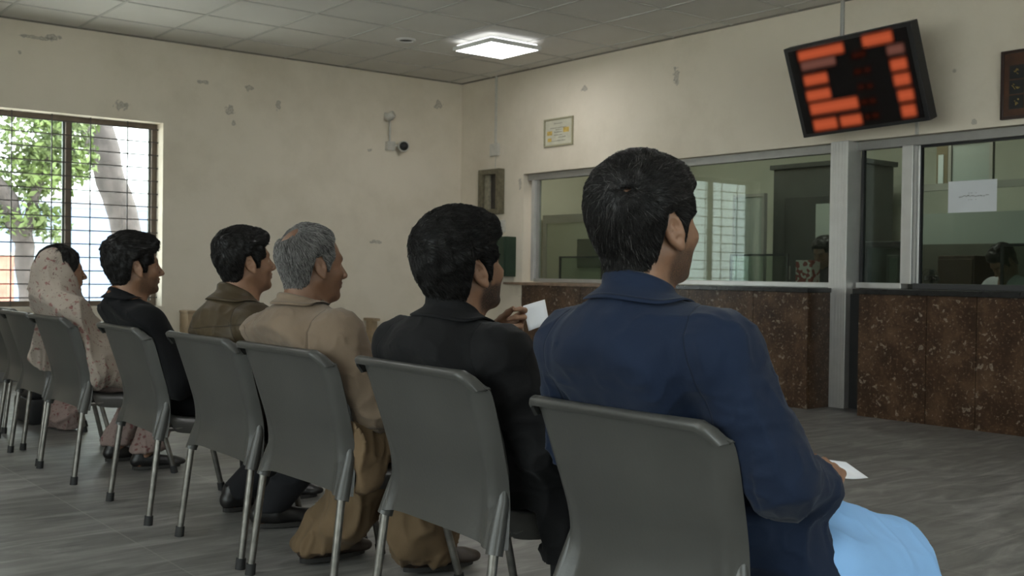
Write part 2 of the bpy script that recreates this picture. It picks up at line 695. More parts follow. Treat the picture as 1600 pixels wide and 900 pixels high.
M_granite = granite()
M_grout = mat('pale_joint_grout', (.26, .20, .15), .8)
M_slab_dark = mat('black_stone_slab', (0.018, 0.018, 0.018), 0.25, noise=.3, nscale=20)
M_slab_brown = mat('brown_stone_slab', (0.20, 0.13, 0.085), 0.35, noise=.25, nscale=14)
CXF = XR - 0.365        # face of the counters


def counter(name, label, y0, y1, joints, side_y=None):
    t = thing(name, label, 'counter', (CXF, (y0 + y1) / 2, 0))
    ox, oy = CXF, (y0 + y1) / 2
    ys = [y0] + joints + [y1]
    for a, b_ in zip(ys[:-1], ys[1:]):
        bx('stone_panel', M_granite, t, 0, a + .0025 - oy, 0, .02, b_ - .0025 - oy, .905)
    for e0, e1 in ((y0, y0 + .02), (y1 - .02, y1)):
        bx('stone_panel', M_granite, t, .0225, e0 - oy, 0, XR - ox - .002, e1 - oy, .905)
    core = MB()
    core.box(.018, y0 - oy + .025, 0, XR - ox - .002, y1 - oy - .025, .904)
    core.build('counter_core', M_grout, t)
    return t


cl = counter('service_counter', 'brown fossil stone service counter left of the steel pillar', 5.185, 8.72, [5.72, 6.42, 7.12, 7.82])
t = cl
oy = (5.185 + 8.72) / 2
bx('counter_top', M_slab_dark, t, -.025, 5.175 - oy, .906, XR + .2 - CXF, 6.62 - oy, .942, bev=.004)
bx('counter_ledge', M_slab_brown, t, -.025, 6.622 - oy, .906, XR + .2 - CXF, 8.80 - oy, .935, bev=.004)
cr = counter('service_counter', 'brown fossil stone service counter right of the steel pillar under the notice window', 1.3, 4.735, [2.1, 2.65, 3.19, 3.816, 4.185])
oy = (1.3 + 4.735) / 2
bx('counter_top', M_slab_dark, cr, -.025, 1.28 - oy, .906, XR + .2 - CXF, 4.775 - oy, .945, bev=.004)

sc = thing('glass_counter_screen', 'long aluminium framed glass screen above the stone counters', 'glass screen', (SX, 5.2, OPZ0))
sx, sy, sz = SX, 5.2, OPZ0


def fr(name, m, y0, y1, z0, z1, d0=-.045, d1=.03, bev=.004):
    return bx(name, m, sc, d0, y0 - sy, z0 - sz, d1, y1 - sy, z1 - sz, bev=bev)


fr('header_rail', M_alud, 1.25, 9.15, 2.03, 2.098)
fr('post', M_alu, 9.03, 9.085, .945, 2.03, -.05)
fr('post', M_alu, 6.925, 6.975, .975, 2.03, -.05)
fr('sill_rail', M_alu, 5.215, 6.925, .943, .985, -.06)
fr('sill_rail', M_alud, 6.975, 9.03, .937, .975, -.05)
fr('post', M_alu, 4.545, 4.635, .985, 2.03, -.085)
fr('sill_rail', M_alu, 4.636, 5.03, .947, .99, -.07)
fr('sill_rail', mat('dark_grey_sill', (.06, .06, .06), .4, .3), 1.3, 4.54, .947, .99, -.07)
fr('post', M_alu, 4.522, 4.542, .99, 2.03, -.02)
fr('glazing_bead', M_black, 4.508, 4.521, .99, 2.03, -.02, .01, 0)
fr('glazing_bead', M_black, 1.3, 4.508, 2.012, 2.03, -.02, .01, 0)
fr('glazing_bead', M_black, 5.005, 5.03, .99, 2.03, -.02, .01, 0)
fr('glazing_bead', M_black, 5.25, 5.268, .985, 2.03, -.02, .01, 0)
fr('glazing_bead', M_alud, 8.99, 9.03, .975, 2.03, -.02, .01, 0)
fr('glazing_bead', M_black, 6.90, 6.925, .985, 2.03, -.02, .01, 0)
for (a, b_, z0) in ((6.975, 9.03, .975), (5.268, 6.9, .985), (4.636, 5.005, .99), (1.3, 4.508, .99)):
    fr('glass_pane', M_glass_c, a, b_, z0, 2.03, -.004, .004, 0)
pl = thing('pillar', 'grey steel pillar from floor to header between the two counters', 'pillar', (XR - .02, 5.12, 0))
bx('column', M_alu, pl, -.06, -.075, 0, .12, .085, 2.098, bev=.004)
b = MB()
for yy in (-.045, -.02, .01, .04, .06):
    b.box(-.0615, yy - .003, .0, -.0595, yy + .003, 2.09)
b.build('fluting', M_alu, pl)
bx('gap_shade_panel', M_darkvoid, pl, .0, -.37, 0, .03, -.077, .90)  # near-black sheet: the shade of the open gap is put into its colour

# black service hatches standing on the sill behind the glass


def hatch(y0, y1, z0, z1, label):
    t = thing('service_hatch', label, 'hatch', (SX + .04, (y0 + y1) / 2, z0), group=None)
    w = (y1 - y0) / 2
    h = z1 - z0
    b = MB()
    for (a, c, d, e) in ((-w, -w + .018, 0, h), (w - .018, w, 0, h), (-w + .018, w - .018, h - .018, h), (-w + .018, w - .018, 0, .012)):
        b.box(0, a, d, .02, c, e, bev=.002)
    b.build('frame', M_black, t)
    bx('pane', M_glass_c, t, .008, -w + .018, .012, .012, w - .018, h - .018)


hatch(8.06, 8.72, .942, 1.212, 'black framed service hatch behind the far left glass pane')
hatch(5.77, 6.40, .942, 1.222, 'black framed service hatch beside the red box on the counter')
hatch(4.70, 5.02, .946, 1.280, 'black framed service hatch in the narrow pane right of the pillar')
hatch(3.25, 3.92, .946, 1.281, 'black framed service hatch below the paper notice at the right')

# ================================================================== FIXTURES
# lit LED panel hanging just below the ceiling
M_led = emit_mat('led_panel_light', (1.0, 1.0, 0.985), PANEL_EMIT)
M_ledside = emit_mat('led_edge_light', (0.95, 0.98, 1.0), 3.0)
M_white = mat('white_enamel', (0.66, 0.66, 0.64), 0.45)


def led_panel(x, y, label):
    t = thing('ceiling_light', label, 'ceiling light', (x, y, HC))
    w = .30
    b = MB()
    for (x0, x1, y0, y1) in ((-w, w, -w, -w + .02), (-w, w, w - .02, w), (-w, -w + .02, -w + .02, w - .02), (w - .02, w, -w + .02, w - .02)):
        b.box(x0, y0, -.088, x1, y1, -.05)
    b.box(-w + .02, -w + .02, -.062, w - .02, w - .02, -.05)
    b.build('frame', M_white, t)
    bx('diffuser', M_led, t, -w + .02, -w + .02, -.086, w - .02, w - .02, -.074)
    h = MB()
    h.box(-.22, -.22, -.05, .22, .22, -.045)
    h.box(-.2, -.2, -.045, .2, .2, -.0)
    h.build('housing', M_white, t)
    e = MB()
    e.box(-w + .03, -w + .03, -.047, -w + .045, w - .03, -.034)
    e.box(w - .045, -w + .03, -.047, w - .03, w - .03, -.034)
    e.box(-w + .045, w - .045, -.047, w - .045, w - .03, -.034)
    e.box(-w + .045, -w + .03, -.047, w - .045, -w + .045, -.034)
    e.build('edge_strip', M_ledside, t)
    return t


led_panel(6.32, 8.22, 'square white LED panel glowing under the ceiling near the room corner')

for (px_, py_, w_) in ((3.3, 3.2, 'second'), (0.6, 6.2, 'third'), (0.2, 0.2, 'fourth'), (4.6, 0.0, 'fifth'), (-1.6, 3.2, 'sixth')):  # unseen panels, added to raise the brightness of the hall
    led_panel(px_, py_, w_ + ' white LED panel added out of view on the hall ceiling for brightness')

# round downlight in the ceiling
t = thing('downlight', 'small round unlit downlight set in the ceiling left of the glowing panel', 'downlight', (5.63, 8.735, HC))
b = MB()
b.lathe([(.095, 0), (.092, -.012), (.07, -.016), (.066, -.004)], 28)
b.build('trim_ring', M_white, t, True)
b = MB()
b.lathe([(.062, -.003), (.062, -.006), (.03, -.008)], 24)
b.build('lens', M_darkvoid, t)

# CCTV bracket with two cameras on the window wall
M_plastic = mat('off_white_plastic', (0.52, 0.50, 0.45), 0.5, noise=.1, nscale=20)
t = thing('security_camera', 'white wall camera bracket with a dark round lens on the cream window wall', 'security camera', (6.43, YB, 2.45))
b = MB()
b.tube([(0.005, -.03, 0.0), (0.005, -.03, .27)], .011)
b.build('conduit', M_plastic, t, True)
b = MB()
b.box(-.04, -.06, -.085, .065, 0, .012, bev=.008)
b.build('junction_box', M_plastic, t, True)
b = MB()
M_ = Matrix.Translation((.155, -.075, -.035)) @ Matrix.Rotation(math.radians(90), 4, 'X') @ Matrix.Rotation(math.radians(-25), 4, 'Y')
b.lathe([(.03, -.08), (.055, -.055), (.064, -.02), (.064, .02), (.058, .045)], 24, M_)
hb = b.build('camera_body', M_plastic, t, True)
b = MB()
b.lathe([(.05, .044), (.045, .06), (.028, .075), (.008, .082)], 24, M_)
b.build('lens', M_black, hb, True)
b = MB()
b.tube([(.06, -.04, -.03), (.12, -.05, -.03)], .014)
b.build('arm', M_plastic, t, True)
b = MB()
M2 = Matrix.Translation((-.01, -.06, .29)) @ Matrix.Rotation(math.radians(60), 4, 'X') @ Matrix.Rotation(math.radians(30), 4, 'Y')
b.lathe([(.02, -.06), (.042, -.05), (.046, .02), (.036, .05)], 20, M2)
b.box(-.055, -.02, .25, .05, .0, .33, bev=.01)
b.build('upper_mount', M_plastic, t, True)

# conduit with switch box on the counter wall
t = thing('cable_conduit', 'thin white cable conduit running down from the ceiling to a small box', 'conduit', (XR, 9.65, 2.4))
b = MB()
b.box(-.022, -.012, .07, 0, .012, HC - 2.4 - .002, bev=.003)
b.build('trunking', M_plastic, t)
b = MB()
b.box(-.04, -.07, -.07, 0, .075, .068, bev=.008)
b.build('junction_box', M_plastic, t, True)
b = MB()
b.tube([(-.008, 0, -.07), (-.008, .005, -.2)], .004)
b.build('wire', M_plastic, t, True)

M_oldwood = mat('olive_brown_old_wood', (0.125, 0.108, 0.068), 0.6, noise=.3, nscale=25)
M_oldwood2 = mat('pale_olive_wood', (0.25, 0.225, 0.16), 0.6, noise=.25, nscale=25)
t = thing('wooden_meter_box', 'narrow olive wooden box frame with a dark slot on the counter wall', 'wall box', (XR, 9.68, 1.68))
b = MB()
for (y0, y1, z0, z1) in ((-.19, -.13, 0, .5), (.115, .19, 0, .5), (-.13, .115, 0, .055), (-.13, .115, .44, .5)):
    b.box(-.085, y0, z0, 0, y1, z1, bev=.005)
b.build('frame', M_oldwood, t)
bx('back_board', mat('dark_brown_board', (.045, .038, .03), .7, noise=.3, nscale=10), t, -.02, -.13, .055, -.001, .03, .44)
bx('inner_stile', M_oldwood2, t, -.05, .03, .055, -.001, .115, .44, bev=.003)

t = thing('switch_board', 'pale grey switch plate above the green metal box', 'switch', (XR, 9.60, 1.545))
bx('plate', M_plastic, t, -.025, -.14, -.068, 0, .14, .068, bev=.006, smooth=True)
for yy in (-.08, .0, .08):
    bx('rocker_switch', mat('rocker_grey', (.42, .41, .38), .4), t, -.033, yy - .025, -.035, -.0245, yy + .025, .035, bev=.003)

t = thing('green_metal_box', 'dark green metal wall box with a small white sticker', 'wall box', (XR, 9.52, .99))
M_green = mat('dark_green_paint', (0.012, 0.032, 0.016), 0.4, noise=.2, nscale=10)
bx('casing', M_green, t, -.15, -.25, 0, 0, .25, .435, bev=.008)
bx('door', M_green, t, -.162, -.24, .01, -.1505, .24, .425, bev=.004)
bx('sticker', mat('sticker_paper', (.42, .42, .36), .7, noise=.3, nscale=60), t, -.164, -.185, .045, -.1622, -.005, .105)
bx('latch', M_alud, t, -.175, .19, .2, -.1622, .215, .25, bev=.003)
t = thing('wall_ledge', 'short weathered wooden ledge on the wall below the green box', 'ledge', (XR, 9.28, .905))
bx('board', M_slab_brown, t, -.06, -.14, 0, 0, .14, .025, bev=.003)

# framed certificate
t = thing('framed_certificate', 'small framed certificate with yellow patches on the counter wall', 'certificate', (XR, 8.585, 2.5))
b = MB()
w, h = .228, .146
for (y0, y1, z0, z1) in ((-w, -w + .018, -h, h), (w - .018, w, -h, h), (-w + .018, w - .018, -h, -h + .018), (-w + .018, w - .018, h - .018, h)):
    b.box(-.02, y0, z0, 0, y1, z1, bev=.003)
b.build('frame', mat('pale_gold_frame', (.36, .33, .22), .45, .2), t)
bx('paper', mat('certificate_paper', (.50, .48, .38), .6, noise=.1, nscale=12), t, -.008, -w + .018, -h + .018, -.001, w - .018, h - .018)
M_yel = mat('ochre_print', (.50, .34, .08), .7, noise=.4, nscale=60)
M_ink = mat('grey_print', (.16, .15, .13), .7, noise=.4, nscale=80)
for (yc, zc, a, c) in ((.14, -.005, .04, .022), (.14, -.075, .03, .018), (-.12, .015, .045, .025)):
    bx('seal', M_yel, t, -.0095, yc - a, zc - c, -.0082, yc + a, zc + c)
b = MB()
for (yc, zc, a) in ((0, .09, .06), (0, .045, .12), (.0, .025, .05), (0, 0, .055), (0, -.03, .06), (-.06, -.055, .05), (0.02, -.09, .13)):
    y = yc - a
    while y < yc + a:
        ww = random.uniform(.006, .018)
        b.box(-.0092, y, zc - .004, -.0082, y + ww, zc + random.uniform(.001, .006))
        y += ww + .005
b.build('printed_lines', M_ink, t)

# LED queue display, tilted forward, on a ceiling pole
ax = Vector((7.08, 4.70, 2.135))       # middle of its lower edge
tilt = math.radians(20.5)
t = thing('queue_display', 'black electronic queue board with glowing orange rows hung from the ceiling', 'display', ax)
Mx = Matrix.Rotation(-tilt, 4, 'Y') @ Matrix.Rotation(math.radians(-1.6), 4, 'X')
DW, DH = 1.075, .70


def dpt(u, v, d):       # u 0..1 from the far (left) side to the near side, v 0..1 upward, d toward the room
    return Mx @ Vector((-d, DW * (.5 - u), DH * v))


def dbox(name, m, u0, u1, v0, v1, d0, d1, bev=0.0):
    b = MB()
    b.box(-d1, DW * (.5 - u1), DH * v0, -d0, DW * (.5 - u0), DH * v1, bev=bev, M=Mx)
    return b.build(name, m, t)


dbox('casing', mat('matt_black_case', (.010, .010, .011), .45), 0, 1, 0, 1, -.05, .045, .006)
scr = dbox('screen', mat('dark_red_screen', (.006, .004, .004), .5, 0, .15), .035, .965, .04, .96, .0452, .049)
M_lit = emit_mat('orange_led_glow', (1.0, .18, .07), .30, 'glow')
M_litw = emit_mat('pale_led_glow', (.75, .30, .22), .13, 'glow')
M_litd = emit_mat('dim_led_glow', (.8, .16, .08), .02, 'glow')
BLOCKS = [(0.118, 0.482, 0.842, 0.936, 1), (0.123, 0.4, 0.735, 0.819, 0.35), (0.121, 0.31, 0.566, 0.668, 1), (0.113, 0.306, 0.398, 0.5, 1), (0.119, 0.502, 0.245, 0.356, 1), (0.118, 0.305, 0.066, 0.176, 1), (0.34, 0.504, 0.071, 0.172, 1), (0.638, 0.855, 0.85, 0.953, 1), (0.802, 0.92, 0.719, 0.806, 0.45), (0.806, 0.918, 0.557, 0.661, 1), (0.807, 0.919, 0.401, 0.509, 1), (0.814, 0.921, 0.239, 0.344, 1), (0.817, 0.914, 0.075, 0.187, 1), (0.537, 0.639, 0.755, 0.813, 0.16), (0.528, 0.583, 0.589, 0.639, 0.14), (0.604, 0.652, 0.59, 0.639, 0.12), (0.531, 0.575, 0.427, 0.477, 0.12), (0.601, 0.644, 0.422, 0.472, 0.12), (0.523, 0.578, 0.263, 0.319, 0.14), (0.594, 0.643, 0.263, 0.319, 0.14), (0.533, 0.571, 0.105, 0.159, 0.12), (0.593, 0.641, 0.107, 0.161, 0.12)]
for i, (u0, u1, v0, v1, s) in enumerate(BLOCKS):
    mu, mv = .024, .038
    us = [u0 - mu, u0 - mu * .4, u0 + mu * .3, u0 + mu * .9]
    us += [u1 - mu * .9, u1 - mu * .3, u1 + mu * .4, u1 + mu]
    vs = [v0 - mv, v0 - mv * .3, v0 + mv * .35, (v0 + v1) / 2, v1 - mv * .35, v1 + mv * .3, v1 + mv]
    if us[4] < us[3]:
        c_ = (u0 + u1) / 2
        us = [u0 - mu, u0 - mu * .4, u0 + (u1 - u0) * .2, c_, u1 - (u1 - u0) * .2, u1 + mu * .4, u1 + mu]
    nu, nv = len(us), len(vs)
    gv = [0, .25, .8, 1, .8, .25, 0]
    gu = [0, .25, .8, 1, 1, .8, .25, 0] if nu == 8 else [0, .25, .8, 1, .8, .25, 0]
    V = [dpt(a, c, .0505 + .0002 * (i % 3)) for a in us for c in vs]
    A = [gu[p] * gv[q] for p in range(nu) for q in range(nv)]
    F = [(p * nv + q, p * nv + q + 1, (p + 1) * nv + q + 1, (p + 1) * nv + q) for p in range(nu - 1) for q in range(nv - 1)]
    from_np('lit_row', [tuple(v) for v in V], F, M_lit if s == 1 else (M_litw if s > .3 else M_litd), scr, False, {'glow': A})
b = MB()
top = dpt(.44, .97, -.03)
b.tube([top, (top.x, top.y, HC - ax.z - .002)], .016)
b.box(top.x - .05, top.y - .05, HC - ax.z - .012, top.x + .05, top.y + .05, HC - ax.z - .001)
b.build('hanging_pole', M_alud, t, True)
b = MB()
b.tube([dpt(.3, .8, -.05), dpt(.3, .8, -.08), dpt(.62, .8, -.08), dpt(.62, .8, -.05)], .012)
b.build('bracket', M_alud, t, True)

t = thing('cable_trunking', 'short white cable trunking on the wall just below the queue board', 'conduit', (XR, 4.50, 2.10))
bx('trunking', M_plastic, t, -.02, -.011, 0.0, 0, .011, .36, bev=.002)

# wooden plaque at the right edge
M_plq = mat('dark_varnished_wood', (0.075, 0.032, 0.016), 0.35, noise=.3, nscale=9)
M_gold = mat('gold_lettering', (0.42, 0.30, 0.10), 0.4, .3)
t = thing('wooden_plaque', 'dark wooden wall plaque with black squares and gold emblems', 'plaque', (XR, 3.55, 2.14))
bx('board', M_plq, t, -.02, -.31, 0, 0, .305, .475, bev=.004)
b = MB()
for (y0, y1, z0, z1) in ((.285, .307, 0, .475), (-.312, -.29, 0, .475), (-.29, .285, 0, .022), (-.29, .285, .453, .475)):
    b.box(-.03, y0, z0, -.0, y1, z1, bev=.003)
b.build('border', mat('very_dark_wood', (.03, .014, .01), .35), t)
M_sq = mat('black_square', (.012, .014, .014), .4)
for c_ in range(4):
    for r_ in range(3):
        yy = .195 - c_ * .135
        zz = .115 + r_ * .104
        sq = bx('name_square', M_sq if c_ != 1 else mat('red_square', (.10, .02, .012), .4), t, -.024, yy - .05, zz - .047, -.0205, yy + .05, zz + .047)
        b = MB()
        for q in range(7):
            a_, c2 = random.uniform(-.018, .018), random.uniform(-.024, .024)
            b.tube([(-.026, yy + a_, zz + c2), (-.026, yy + a_ + random.uniform(-.016, .016), zz + c2 + random.uniform(-.016, .016))], .0028, 6)
        b.build('emblem', M_gold, sq)
b = MB()
y = .14
while y > -.2:
    ww = random.uniform(.012, .024)
    b.box(-.023, y - ww, .425, -.0205, y, .425 + random.uniform(.008, .016))
    y -= ww + .008
b.build('gold_heading', M_gold, t)

# paper notice taped behind the right glass
t = thing('paper_notice', 'white paper notice with one faint line of script stuck on the right glass', 'notice', (SX - .006, 4.115, 1.625))
bx('sheet', mat('notice_paper', (.62, .64, .66), .7, noise=.03, nscale=6), t, -.0015, -.185, -.112, 0, .185, .118)
b = MB()
y = .10
while y > -.12:
    ww = random.uniform(.004, .014)
    zz = .006 + random.uniform(-.003, .003)
    b.tube([(-.0022, y, zz), (-.0022, y - ww * .5, zz + random.uniform(-.008, .006)), (-.0022, y - ww, zz)], .0017, 5)
    y -= ww * random.choice((.8, 1.2, 1.6))
for q in range(6):
    y0 = random.uniform(-.03, .05)
    b.tube([(-.0022, y0, .026), (-.0022, y0 - .008, .028)], .0012, 5)
    b.tube([(-.0022, y0, -.022), (-.0022, y0 - .008, -.021)], .0012, 5)
b.build('script_line', M_ink, t)

# ================================================================== STAFF OFFICE behind the glass
M_cab = mat('dark_grey_green_steel', (0.05, 0.055, 0.05), 0.45, noise=.15)
M_panel = mat('frosted_pale_panel', (0.33, 0.36, 0.33), 0.5)
M_dwood = mat('dark_brown_wood', (0.055, 0.032, 0.02), 0.5, noise=.25, nscale=9)
OX = XR + 1.9


def px_office(yc):
    return yc


# tall dark doorway-like cabinet at the back of the office
t = thing('steel_cupboard', 'tall dark steel cupboard at the back of the office behind the middle pane', 'cupboard', (OX, 6.86, 0))
bx('body', M_cab, t, 0, -.62, 0, .55, .45, 2.15, bev=.01)
bx('cornice', M_cab, t, -.03, -.65, 2.15, .58, .48, 2.2, bev=.006)
bx('door', mat('dark_door_panel', (.03, .033, .03), .5), t, -.02, -.55, .06, -.0005, .28, 1.85, bev=.004)
bx('handle', M_alud, t, -.05, .20, 1.0, -.0205, .22, 1.14, bev=.003)
t = thing('partition_panel', 'pale frosted partition panel standing behind the counter glass', 'partition', (OX - .25, 7.05, 0))
bx('panel', M_panel, t, 0, .2, .25, .03, .56, 1.86)
b = MB()
b.box(-.01, .17, 0, .04, .2, 1.89)
b.box(-.01, .56, 0, .04, .59, 1.89)
b.box(-.01, .2, 1.86, .04, .56, 1.89)
b.box(-.01, .2, .22, .04, .56, .25)
b.build('frame', M_alud, t)
t = thing('wall_poster', 'pale blank sheet hung on the dark cupboard behind the glass', 'poster', (OX - .025, 6.55, 1.37))
bx('sheet', M_panel, t, -.006, -.27, 0, 0, .20, .40)
# low inner partition seen through the far left pane
t = thing('office_divider', 'grey aluminium divider with a dark pane behind the far left glass', 'divider', (XR + 1.2, 9.55, 0))
b = MB()
b.box(0, -.75, 1.64, .05, .7, 1.74)
b.box(0, .63, 0, .05, .7, 1.64)
b.box(0, -.75, 0, .05, -.7, 1.64)
b.build('frame', M_alud, t)
bx('board', mat('olive_grey_board', (.40, .41, .33), .6), t, .01, -.7, .0, .03, .63, 1.64)
t = thing('notice_board', 'small dark green board on the divider behind the far left glass', 'board', (XR + 1.195, 9.35, 1.1))
bx('panel', mat('dark_olive_felt', (.075, .085, .06), .8), t, -.02, -.24, 0, 0, .24, .34, bev=.004)

# red and white printed box on the counter
t = thing('tissue_box', 'red and white patterned box on the inner counter beside the hatch', 'box', (XR + .30, 5.69, .9))
M_redbox = bpy.data.materials.new('red_white_print')
M_redbox.use_nodes = True
nt = M_redbox.node_tree
tc = N(nt, 'ShaderNodeTexCoord')
vv = N(nt, 'ShaderNodeTexVoronoi')
vv.inputs['Scale'].default_value = 34
nt.links.new(tc.outputs['Object'], vv.inputs['Vector'])
nt.links.new(ramp(nt, N_sep(nt, vv.outputs['Color']), [(0.45, (.26, .035, .03)), (0.5, (.55, .5, .45))]), nt.nodes['Principled BSDF'].inputs['Base Color'])
bx('carton', M_redbox, t, -.05, -.08, .0, .07, .08, .27, bev=.004)
bx('desk_shelf', M_dwood, None, XR + .22, 1.25, .86, XR + .62, 9.2, .899)
tag(bpy.data.objects['desk_shelf'], 'long dark desk shelf along the inner side of the counter glass', 'desk')

# open hopper window high in the office behind the notice
t = thing('open_hopper_window', 'small open window sash high in the office above the notice', 'window', (XR + 1.6, 4.92, 1.83))
b = MB()
for (y0, y1, z0, z1) in ((-.16, -.13, 0, .42), (.22, .25, 0, .42), (-.13, .22, 0, .03), (-.13, .22, .39, .42)):
    b.box(0, y0, z0, .04, y1, z1, bev=.003)
b.build('frame', M_alud, t)
bx('sash_pane', mat('milky_pane', (.36, .40, .38), .2), t, .015, -.13, .03, .02, .22, .39)
b = MB()
for yy in (-.14, .235):
    b.tube([(.02, yy, .42), (.02, yy, HC - 1.83)], .012)
b.build('hanging_rod', M_alud, t, True)
bx('reveal', mat('ochre_reveal', (.16, .13, .075), .7), t, .0, .252, 0, .05, .36, .42)
bx('side_pane', mat('pale_pane', (.55, .6, .6), .3), t, -.006, .29, .03, -.0005, .34, .30)  # narrow pane in a plain pale colour
t = thing('frosted_band_partition', 'wide frosted glass partition across the office behind the notice', 'partition', (XR + 1.45, 4.5, 0))
bx('frosted_band', M_panel, t, 0, -1.9, 1.33, .02, .9, 1.60)
bx('top_rail', M_alud, t, -.02, -1.9, 1.80, .03, .9, 1.86)
bx('lower_board', mat('dim_olive_board', (.10, .10, .08), .7), t, 0, -1.9, 0, .02, .9, 1.33)
for yy in (-1.9, -.55, .86):
    bx('stile', M_alud, t, -.02, yy, 0, .03, yy + .04, 1.80)
t = thing('filing_cupboard', 'brown wooden cupboard low behind the right glass pane', 'cupboard', (XR + 1.0, 4.74, 0))
bx('body', M_dwood, t, 0, -.16, 0, .4, .16, 1.22, bev=.006)
bx('door', M_dwood, t, -.02, -.15, .05, -.0005, .15, 1.19, bev=.004)
bx('knob', M_alud, t, -.035, .10, .75, -.0205, .12, .77)
# desk fan
t = thing('desk_fan', 'small dark desk fan on the inner shelf beside the window mullion', 'fan', (XR + .45, 4.63, .8995))
b = MB()
b.lathe([(.06, 0), (.06, .012), (.02, .02), (.014, .06)], 20)
b.build('base', M_black, t, True)
b = MB()
Mf = Matrix.Translation((0, 0, .13)) @ Matrix.Rotation(math.radians(90), 4, 'Y')
for rr_ in (.075, .05, .025):
    pts = [Mf @ Vector((rr_ * math.cos(q * math.pi / 12), rr_ * math.sin(q * math.pi / 12), -.03)) for q in range(25)]
    b.tube(pts, .0022, 5, False)
for q in range(12):
    b.tube([Mf @ Vector((0, 0, -.03)), Mf @ Vector((.075 * math.cos(q * math.pi / 6), .075 * math.sin(q * math.pi / 6), -.03))], .0016, 5)
b.build('guard', M_black, t)
for q in range(4):
    b = MB()
    b.box(.012, -.022, -.004, .066, .022, .004, bev=.003, M=Mf @ Matrix.Rotation(q * math.pi / 2, 4, 'Z') @ Matrix.Rotation(.5, 4, 'X'))
    b.build('blade', M_cab, t)
b = MB()
b.lathe([(.02, -.02), (.03, .0), (.03, .04), (.015, .05)], 16, Mf)
b.build('motor', M_black, t, True)

# swivel chair and computer box behind the narrow pane
t = thing('office_chair', 'black round backed office chair behind the narrow pane', 'office chair', (XR + 1.05, 5.32, 0))
b = MB()
b.box(-.22, -.22, .42, .22, .22, .5, bev=.03)
b.build('seat', M_black, t, True)
b = MB()
b.box(-.26, -.2, .62, -.2, .2, 1.34, bev=.028)
b.build('backrest', M_black, t, True)
b = MB()
b.tube([(0, 0, .08), (0, 0, .42)], .03)
b.tube([(-.1, 0, .44), (-.21, 0, .5), (-.225, 0, .66)], .02)
b.build('column', M_black, t, True)
for q in range(5):
    b = MB()
    b.tube([(0, 0, .09), (.28 * math.cos(q * 1.2566), .28 * math.sin(q * 1.2566), .05)], [.025, .014])
    b.tube([(.28 * math.cos(q * 1.2566), .28 * math.sin(q * 1.2566), .05), (.28 * math.cos(q * 1.2566), .28 * math.sin(q * 1.2566), .0)], .018)
    b.build('leg', M_black, t, True)
t = thing('computer_case', 'grey computer case on the inner shelf behind the narrow pane hatch', 'computer', (XR + .40, 4.87, .8995))
bx('casing', mat('mid_grey_case', (.12, .12, .115), .5), t, -.12, -.055, 0, .15, .055, .31, bev=.01, smooth=True)
bx('front_panel', mat('pale_case_front', (.25, .25, .24), .5), t, -.126, -.045, .02, -.1202, .02, .29, bev=.002)
# two unseen area lights added to brighten the office behind the glass
for (ly, le) in ((5.6, 20), (8.6, 18)):
    L = bpy.data.lights.new('office_fill_light', 'AREA')
    L.shape = 'RECTANGLE'
    L.size, L.size_y = .9, .25
    L.energy = le
    L.color = (1, .97, .88)
    lo = bpy.data.objects.new('office_fill_light', L)
    COL.objects.link(lo)
    lo.location = (XR + .9, ly, HC - .08)

# ================================================================== things against the window wall
M_lwood = mat('light_tan_wood', (0.33, 0.24, 0.15), 0.55, noise=.2, nscale=10)
t = thing('wooden_box', 'light wooden box against the window wall right of the window', 'box', (4.13, YB - .125, 0))
bx('carcass', M_lwood, t, -.06, -.10, 0, .05, .10, .60, bev=.005)
bx('lid', M_lwood, t, -.065, -.105, .601, .055, .105, .625, bev=.004)
t = thing('wooden_stand', 'small tan wooden stand against the window wall near the room corner', 'stand', (6.17, YB - .13, 0))
bx('top', M_lwood, t, -.045, -.10, .49, .045, .10, .52, bev=.004)
bx('column', M_lwood, t, -.035, -.06, .02, .035, .06, .489, bev=.004)
bx('foot', M_lwood, t, -.08, -.1, 0, .08, .1, .0199, bev=.003)

# ================================================================== OUTSIDE the window
M_bark = mat('grey_bark', (0.060, 0.050, 0.050), 0.9, noise=.35, nscale=7, bump=.5, bscale=18)
M_leaf = mat('green_leaf', (0.10, 0.145, 0.04), 0.6, noise=.45, nscale=2.5)
structure(bx('ground', mat('pale_sunlit_paving', (0.80, 0.79, 0.77), .9), None, -40, YB + .27, -.25, 40, 60, -.15))
structure(bx('ground_near', bpy.data.materials['pale_sunlit_paving'], None, -40, -40, -.25, 40, YN - .27, -.15))
structure(bx('ground_side', bpy.data.materials['pale_sunlit_paving'], None, -40, YN - .27, -.25, XW - .31, YB + .27, -.15))
t = thing('garden_wall', 'low red brick garden wall outside beyond the window', 'wall', (3.5, 19.9, -.15))
bx('brickwork', mat('red_brick', (.40, .16, .12), .8, noise=.25, nscale=6), t, -4.5, 0, 0, 1.45, .22, 1.35)
bx('coping', mat('pale_coping', (.5, .46, .42), .8), t, -4.5, -.03, 1.351, 1.47, .25, 1.42)
t = thing('pale_building', 'pale bluish rendered building far outside the window', 'building', (12, 36, -.15))
b = MB()
b.box(-10, 0, 0, 12, 6, 3.1)
b.build('wall', mat('pale_blue_render', (.20, .25, .36), .9), t)
bx('parapet', mat('pale_parapet', (.3, .32, .38), .9), t, -10.1, -.1, 3.1, 12.1, 6.1, 3.35)
for q in range(4):
    f = bx('window', mat('grey_window_trim', (.3, .32, .34), .6), t, -8 + q * 5, -.06, 1.0, -6.4 + q * 5, -.001, 2.3)
    bx('pane', mat('dim_pane', (.22, .26, .3), .3), f, -7.9 + q * 5, -.075, 1.1, -6.5 + q * 5, -.0601, 2.2)


